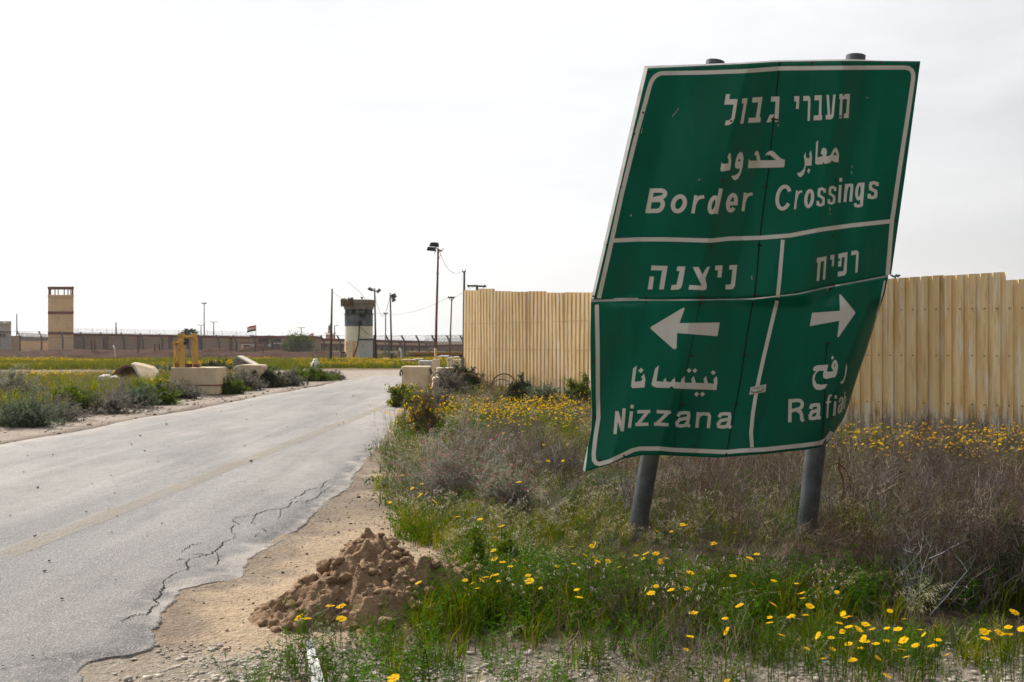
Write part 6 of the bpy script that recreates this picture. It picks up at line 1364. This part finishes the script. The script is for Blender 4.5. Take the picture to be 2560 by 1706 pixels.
# clods of every size lie on the heap and belong to it
def lump(r_, s_, sub=2):
    bm = bmesh.new(); bmesh.ops.create_icosphere(bm, subdivisions=sub, radius=1); vs_ = []
    sd_ = int(r_.integers(0, 9999)); q = rdir(r_)
    for v in bm.verts:
        f_ = 1+1.3*float(fbm(v.co.x*1.9+sd_, v.co.y*1.4+v.co.z*1.9, 3, sd_ % 97)); vs_.append((v.co.x*s_*f_*1.2, v.co.y*s_*f_, v.co.z*s_*f_*.8))
    fs = [tuple(v.index for v in f.verts) for f in bm.faces]; bm.free(); a = r_.uniform(0, 6.28); A_ = np.array(vs_); ca, sa = math.cos(a), math.sin(a)
    return np.stack([A_[:, 0]*ca-A_[:, 1]*sa, A_[:, 0]*sa+A_[:, 1]*ca, A_[:, 2]], 1), np.array(fs)
rl = np.random.default_rng(9); LV = []; LF = []; b0 = 0
Qt = np.concatenate([Q[:, [0,1,2]], Q[:, [0,2,3]]]); LV.append(V); LF.append(Qt); b0 = len(V)
cand = np.argwhere(hm_ > .25)
for i in range(480):
    j = cand[rl.integers(0, len(cand))]; s_ = min(.045, .005+rl.exponential(.010)); A_, f_ = lump(rl, s_)
    LV.append(A_+np.array([hx_[j[0], j[1]], hy_[j[0], j[1]], hz_[j[0], j[1]]+s_*.15])); LF.append(f_+b0); b0 += len(A_)
o = npmesh('dirt_mound', np.concatenate(LV), np.concatenate(LF), M['clod'], None, loc=c, smooth=False); tag(o, 'heap of crumbly brown earth clods between the broken asphalt and the daisies', 'dirt mound')
# gravel and pebbles
def stones(name, pos, sizes, colf, label, mat='pebble', seed=5):
    r_ = np.random.default_rng(seed); base = [lump(r_, 1.0, 1) for _ in range(8)]; LV = []; LF = []; LC = []; b0 = 0
    for p_, s_ in zip(pos, sizes):
        A_, f_ = base[r_.integers(0, 8)]; a = r_.uniform(0, 6.28); ca, sa = math.cos(a), math.sin(a); B_ = np.stack([A_[:, 0]*ca-A_[:, 1]*sa, A_[:, 0]*sa+A_[:, 1]*ca, A_[:, 2]*.75], 1)*s_
        LV.append(B_+p_+np.array([0,0,s_*.25])); LF.append(f_+b0); b0 += len(A_); LC.append(np.tile(np.array(colf(r_)), (len(A_), 1)))
    return tag(npmesh(name, np.concatenate(LV), np.concatenate(LF), M[mat], np.concatenate(LC)), label, 'gravel', None, 'stuff')
m, t, b, o = new_mat('pebble'); a = t.nodes.new('ShaderNodeAttribute'); a.attribute_name = 'Col'; t.links.new(mixc(t, 1, a.outputs['Color'], mixc(t, ramp(t, noise(t, 90, 4, .6), .3, .7), (.75,.74,.72), (1.1,1.1,1.1)), 'MULTIPLY'), b.inputs['Base Color']); b.inputs['Roughness'].default_value = .9; M['pebble'] = m
X = rng.uniform(-1.95, 3.0, 22000); Y = rng.uniform(4.2, 5.7, 22000); dn = (1-sst(4.85, 5.35, Y+.5*fbm(X*1.5, Y*1.5, 3, 411)))*(.35+.65*(1-sst(-.4, .8, X)))*sst(-1.9, -1.5, X-.25*(4.6-Y)); ok = rng.random(22000) < dn*.75; X = X[ok]; Y = Y[ok]
stones('gravel', np.stack([X, Y, gz(X, Y)], 1), np.clip(.003+rng.exponential(.0038, len(X)), .003, .022), lambda r_: np.array([.44,.395,.335])*r_.uniform(.7,1.2), 'pale limestone gravel lying in the stony strip along the bottom edge')
X = rng.uniform(-2.3, -.4, 5000); Y = rng.uniform(4.4, 13, 5000); rl_ = X-edge_r(Y); ok = (rl_ > .03) & (rl_ < 1.2) & (rng.random(5000) < .35); X = X[ok]; Y = Y[ok]
stones('shoulder_crumbs', np.stack([X, Y, gz(X, Y)], 1), np.clip(.002+rng.exponential(.0032, len(X)), .002, .022), lambda r_: (np.array([.38,.28,.19]) if r_.random() < .6 else np.array([.11,.10,.09]))*r_.uniform(.7,1.2), 'small clods and asphalt crumbs on the sandy shoulder beside the broken road edge')
X = rng.uniform(-7.5, -2.2, 260); Y = 4.5+24*rng.random(260)**1.6; ok = (X < edge_r(Y)-.1) & (X > edge_l(Y)+.4); X = X[ok]; Y = Y[ok]
stones('road_crumbs', np.stack([X, Y, np.full(len(X), .034)], 1), np.clip(.003+rng.exponential(.005, len(X)), .003, .022), lambda r_: np.array([.09,.08,.07])*r_.uniform(.7,1.6), 'dark loose crumbs scattered over the asphalt')
X = rng.uniform(-12, -6.5, 3500); Y = rng.uniform(14, 38, 3500); d_ = edge_l(Y)-X; ok = (d_ > -.5) & (d_ < 2) & (rng.random(3500) < .4); X = X[ok]; Y = Y[ok]
stones('verge_gravel', np.stack([X, Y, gz(X, Y)], 1), np.clip(.008+rng.exponential(.010, len(X)), .008, .05), lambda r_: np.array([.36,.30,.24])*r_.uniform(.5,1.2), 'loose gravel along the left edge of the road')

# ================================================================ DAISIES, one by one
def daisy_meshes(seed):
    r_ = np.random.default_rng(seed); S = Tpl(); c = np.array([.065,.115,.02])
    S.strip([(0,0,-.03),(.004,.002,.35),(0,0,.69),(0,0,1.0)], [.012,.010,.009,.008], np.array([1.,0,0]), c); S.strip([(0,0,-.03),(.004,.002,.35),(0,0,.69),(0,0,1.0)], [.012,.010,.009,.008], np.array([0,1.,0]), c)
    P_ = Tpl(); n = 13+seed % 3
    for i in range(n):
        a = 6.283*i/n+r_.normal()*.05; d = np.array([math.cos(a), math.sin(a), 0]); sd_ = np.array([-math.sin(a), math.cos(a), 0]); L_ = r_.uniform(.88,1.05); lift = .18+r_.normal()*.08
        pts = [d*.2, d*.5*L_+[0,0,lift*.5], d*.85*L_+[0,0,lift*.62], d*1.02*L_+[0,0,lift*.5]]; cc = np.array([.86,.57,.004])*r_.uniform(.9,1.06)
        P_.strip(pts, [.14,.36,.36,.16], sd_, cc*np.array([.93,.85,1]), cc)
    mbd = MB(); mbd.lathe((0,0,.02), [(.34,0),(.33,.09),(.22,.17),(.08,.2)], 10)
    def mk(nm, T_, mt):
        V, Q, Cc = T_.arr(); o = npmesh(nm, V, Q, M[mt], Cc); return o
    so_ = mk('stem', S, 'leaf'); po_ = mk('flower_head', P_, 'petal'); do_ = mbd.build('flower_disc', M['disc'], loc=(0,0,0)); return so_, po_, do_
M['disc'] = surf('daisy_disc', (.62,.32,.006), (.5,.24,.005), .8, 300, bmp=0)
protos = [daisy_meshes(s_) for s_ in range(4)]
for tr_ in protos:
    for o in tr_: col.objects.unlink(o)
nd = 0
def daisy(x, y, z, hgt, size, label, group, tilt=(0, 0)):
    global nd
    from mathutils import Euler
    s_, p_, d_ = protos[nd % 4]; nd += 1; r_ = random
    root = empty('daisy', (x, y, z), label, 'daisy', group)
    st = s_.copy(); col.objects.link(st); st.parent = root; lean = Vector((r_.gauss(0,.10), r_.gauss(0,.10), 1)).normalized()
    st.rotation_euler = lean.to_track_quat('Z', 'Y').to_euler(); st.scale = (.34, .34, hgt); st.location = (0, 0, 0)
    hd = p_.copy(); col.objects.link(hd); hd.parent = root; hd.location = lean*hgt; n_ = Vector((r_.gauss(-.12,.30)+tilt[0]+(r_.choice((-.9,.8)) if r_.random() < .15 else 0), r_.gauss(.0,.25)+tilt[1], 1)).normalized()
    e_ = n_.to_track_quat('Z', 'Y').to_euler(); hd.rotation_euler = e_; hd.scale = (size/2, size/2, size/2*r_.uniform(.6,1.5))
    di = d_.copy(); col.objects.link(di); di.parent = hd
Z7 = [(470,1455),(730,1445),(780,1425),(823,1408),(890,1418),(948,1402),(968,1125),(998,1048),(815,1148),(952,1218),(932,990),(790,925),(760,967),(972,735),(1075,718),(1185,660),(1227,583),(1475,570),(1520,570),(1330,578),(1328,462),(515,808),(447,745),(410,822),(485,872),(337,770),(318,685),(215,872),(1490,1175),(1640,1185),(1690,1175),(1615,1238),(1643,1270),(1710,1273),(1785,1290),(1625,1298),(1408,1333),(1867,1327),(1925,1250),(2025,1275),(2070,1235),(2145,1247),(2122,1285),(2200,1278),(2090,1085),(2237,1083),(2260,1033),(1310,1487),(1240,1398),(1135,1410),(1025,1437),(853,1470),(1083,1305),(1105,1335),(950,1355),(970,1265),(1505,1492),(1520,1548),(2118,1525),(2205,1458),(2108,1478),(1550,1310),(1080,1275)]
Z8 = [(10,695),(258,735),(230,800),(308,890),(380,880),(415,862),(47,955),(228,962),(513,995),(380,1028),(28,1057),(372,1143),(508,1147),(40,1188),(490,1212),(595,1203),(580,1190),(527,1215),(590,1288),(20,1318),(45,1378),(258,1195),(692,1192),(735,1135),(703,1085),(872,1212),(835,1233),(895,1258),(905,1195),(918,1212),(877,1182),(940,1280),(985,1282),(1040,1282),(1065,1255),(1003,1245),(1112,1293),(1200,1315),(1158,1343),(1058,1348),(1087,1320),(1125,1335),(1200,1363),(1212,1185),(1168,1178),(1280,1252),(1245,1270),(1305,1357),(1340,1363),(1343,1313),(910,1348),(985,1332),(990,1380),(880,1385),(833,1418),(775,1432),(950,1445),(1125,1433),(1232,1425),(1240,1390),(1185,1395),(1137,1530),(713,1383),(310,1298),(1417,1268),(1430,1337),(1520,1425),(1668,1283),(1717,1300),(1800,1262),(1782,1327),(1853,1307),(1855,1190),(1905,1280),(235,1560),(1810,1303),(778,1097),(640,1025),(885,1067),(838,1312),(810,1307)]
Z6 = [(1655,1212),(1900,1210),(1722,1218),(1868,1138),(1890,1152),(2150,1545)]
heads = [(900+x/2.851, 950+y/2.851) for x, y in Z7]+[(1700+x/2.221, 1000+y/2.221) for x, y in Z8]
rd_ = random.Random(12)
for px, py in heads:
    h = rd_.uniform(.26, .42) if py > 1300 else rd_.uniform(.28, .46)
    if py > 1600: h = rd_.uniform(.10, .2)
    Yh = (EYE-h)*F/(py-CY); X_ = (px-CX)/F*Yh; z_ = gz1(X_, Yh)
    daisy(X_, Yh, z_, h-z_, rd_.uniform(.026,.048)*(1 if py > 1320 else 1.2), 'yellow daisy blooming on a thin stem in the weeds and grass around the sign', 'daisies around the road sign')
for x, y in Z6:
    px, py = x/2.221, 1000+y/2.221; h = .2; Yh = (EYE-h)*F/(py-CY); X_ = (px-CX)/F*Yh; z_ = gz1(X_, Yh)
    daisy(X_, Yh, z_, h-z_, .055, 'yellow daisy blooming at the front foot of the earth mound near the white plastic strip', 'daisies at the earth mound')
q = V_(9000, lambda X, Y: .35*yz(X, Y)*(Y > 11)*(Y < 16)); q = q[np.argsort(q[:, 1])][:125]
for X_, Yh, z_ in q: daisy(X_, Yh, z_, rd_.uniform(.3,.45), rd_.uniform(.042,.055), 'small yellow daisy in the drift of flowers just before the corrugated fence', 'daisies near the fence')
# ================================================================ THE AIR
mb = MB(); mb.box((0, 500, 45), (1900, 1900, 96)); 
hm = bpy.data.materials.new('haze_air'); hm.use_nodes = True; t = hm.node_tree; t.nodes.clear()
o_ = t.nodes.new('ShaderNodeOutputMaterial'); pv_ = t.nodes.new('ShaderNodeVolumePrincipled')
pv_.inputs['Color'].default_value = (1.0, .97, .94, 1); pv_.inputs['Density'].default_value = 0.00024; pv_.inputs['Anisotropy'].default_value = .3
t.links.new(pv_.outputs[0], o_.inputs['Volume'])
tag(mb.build('haze', hm), 'thin pale haze hanging over the far wall and buildings', 'haze', None, 'stuff')
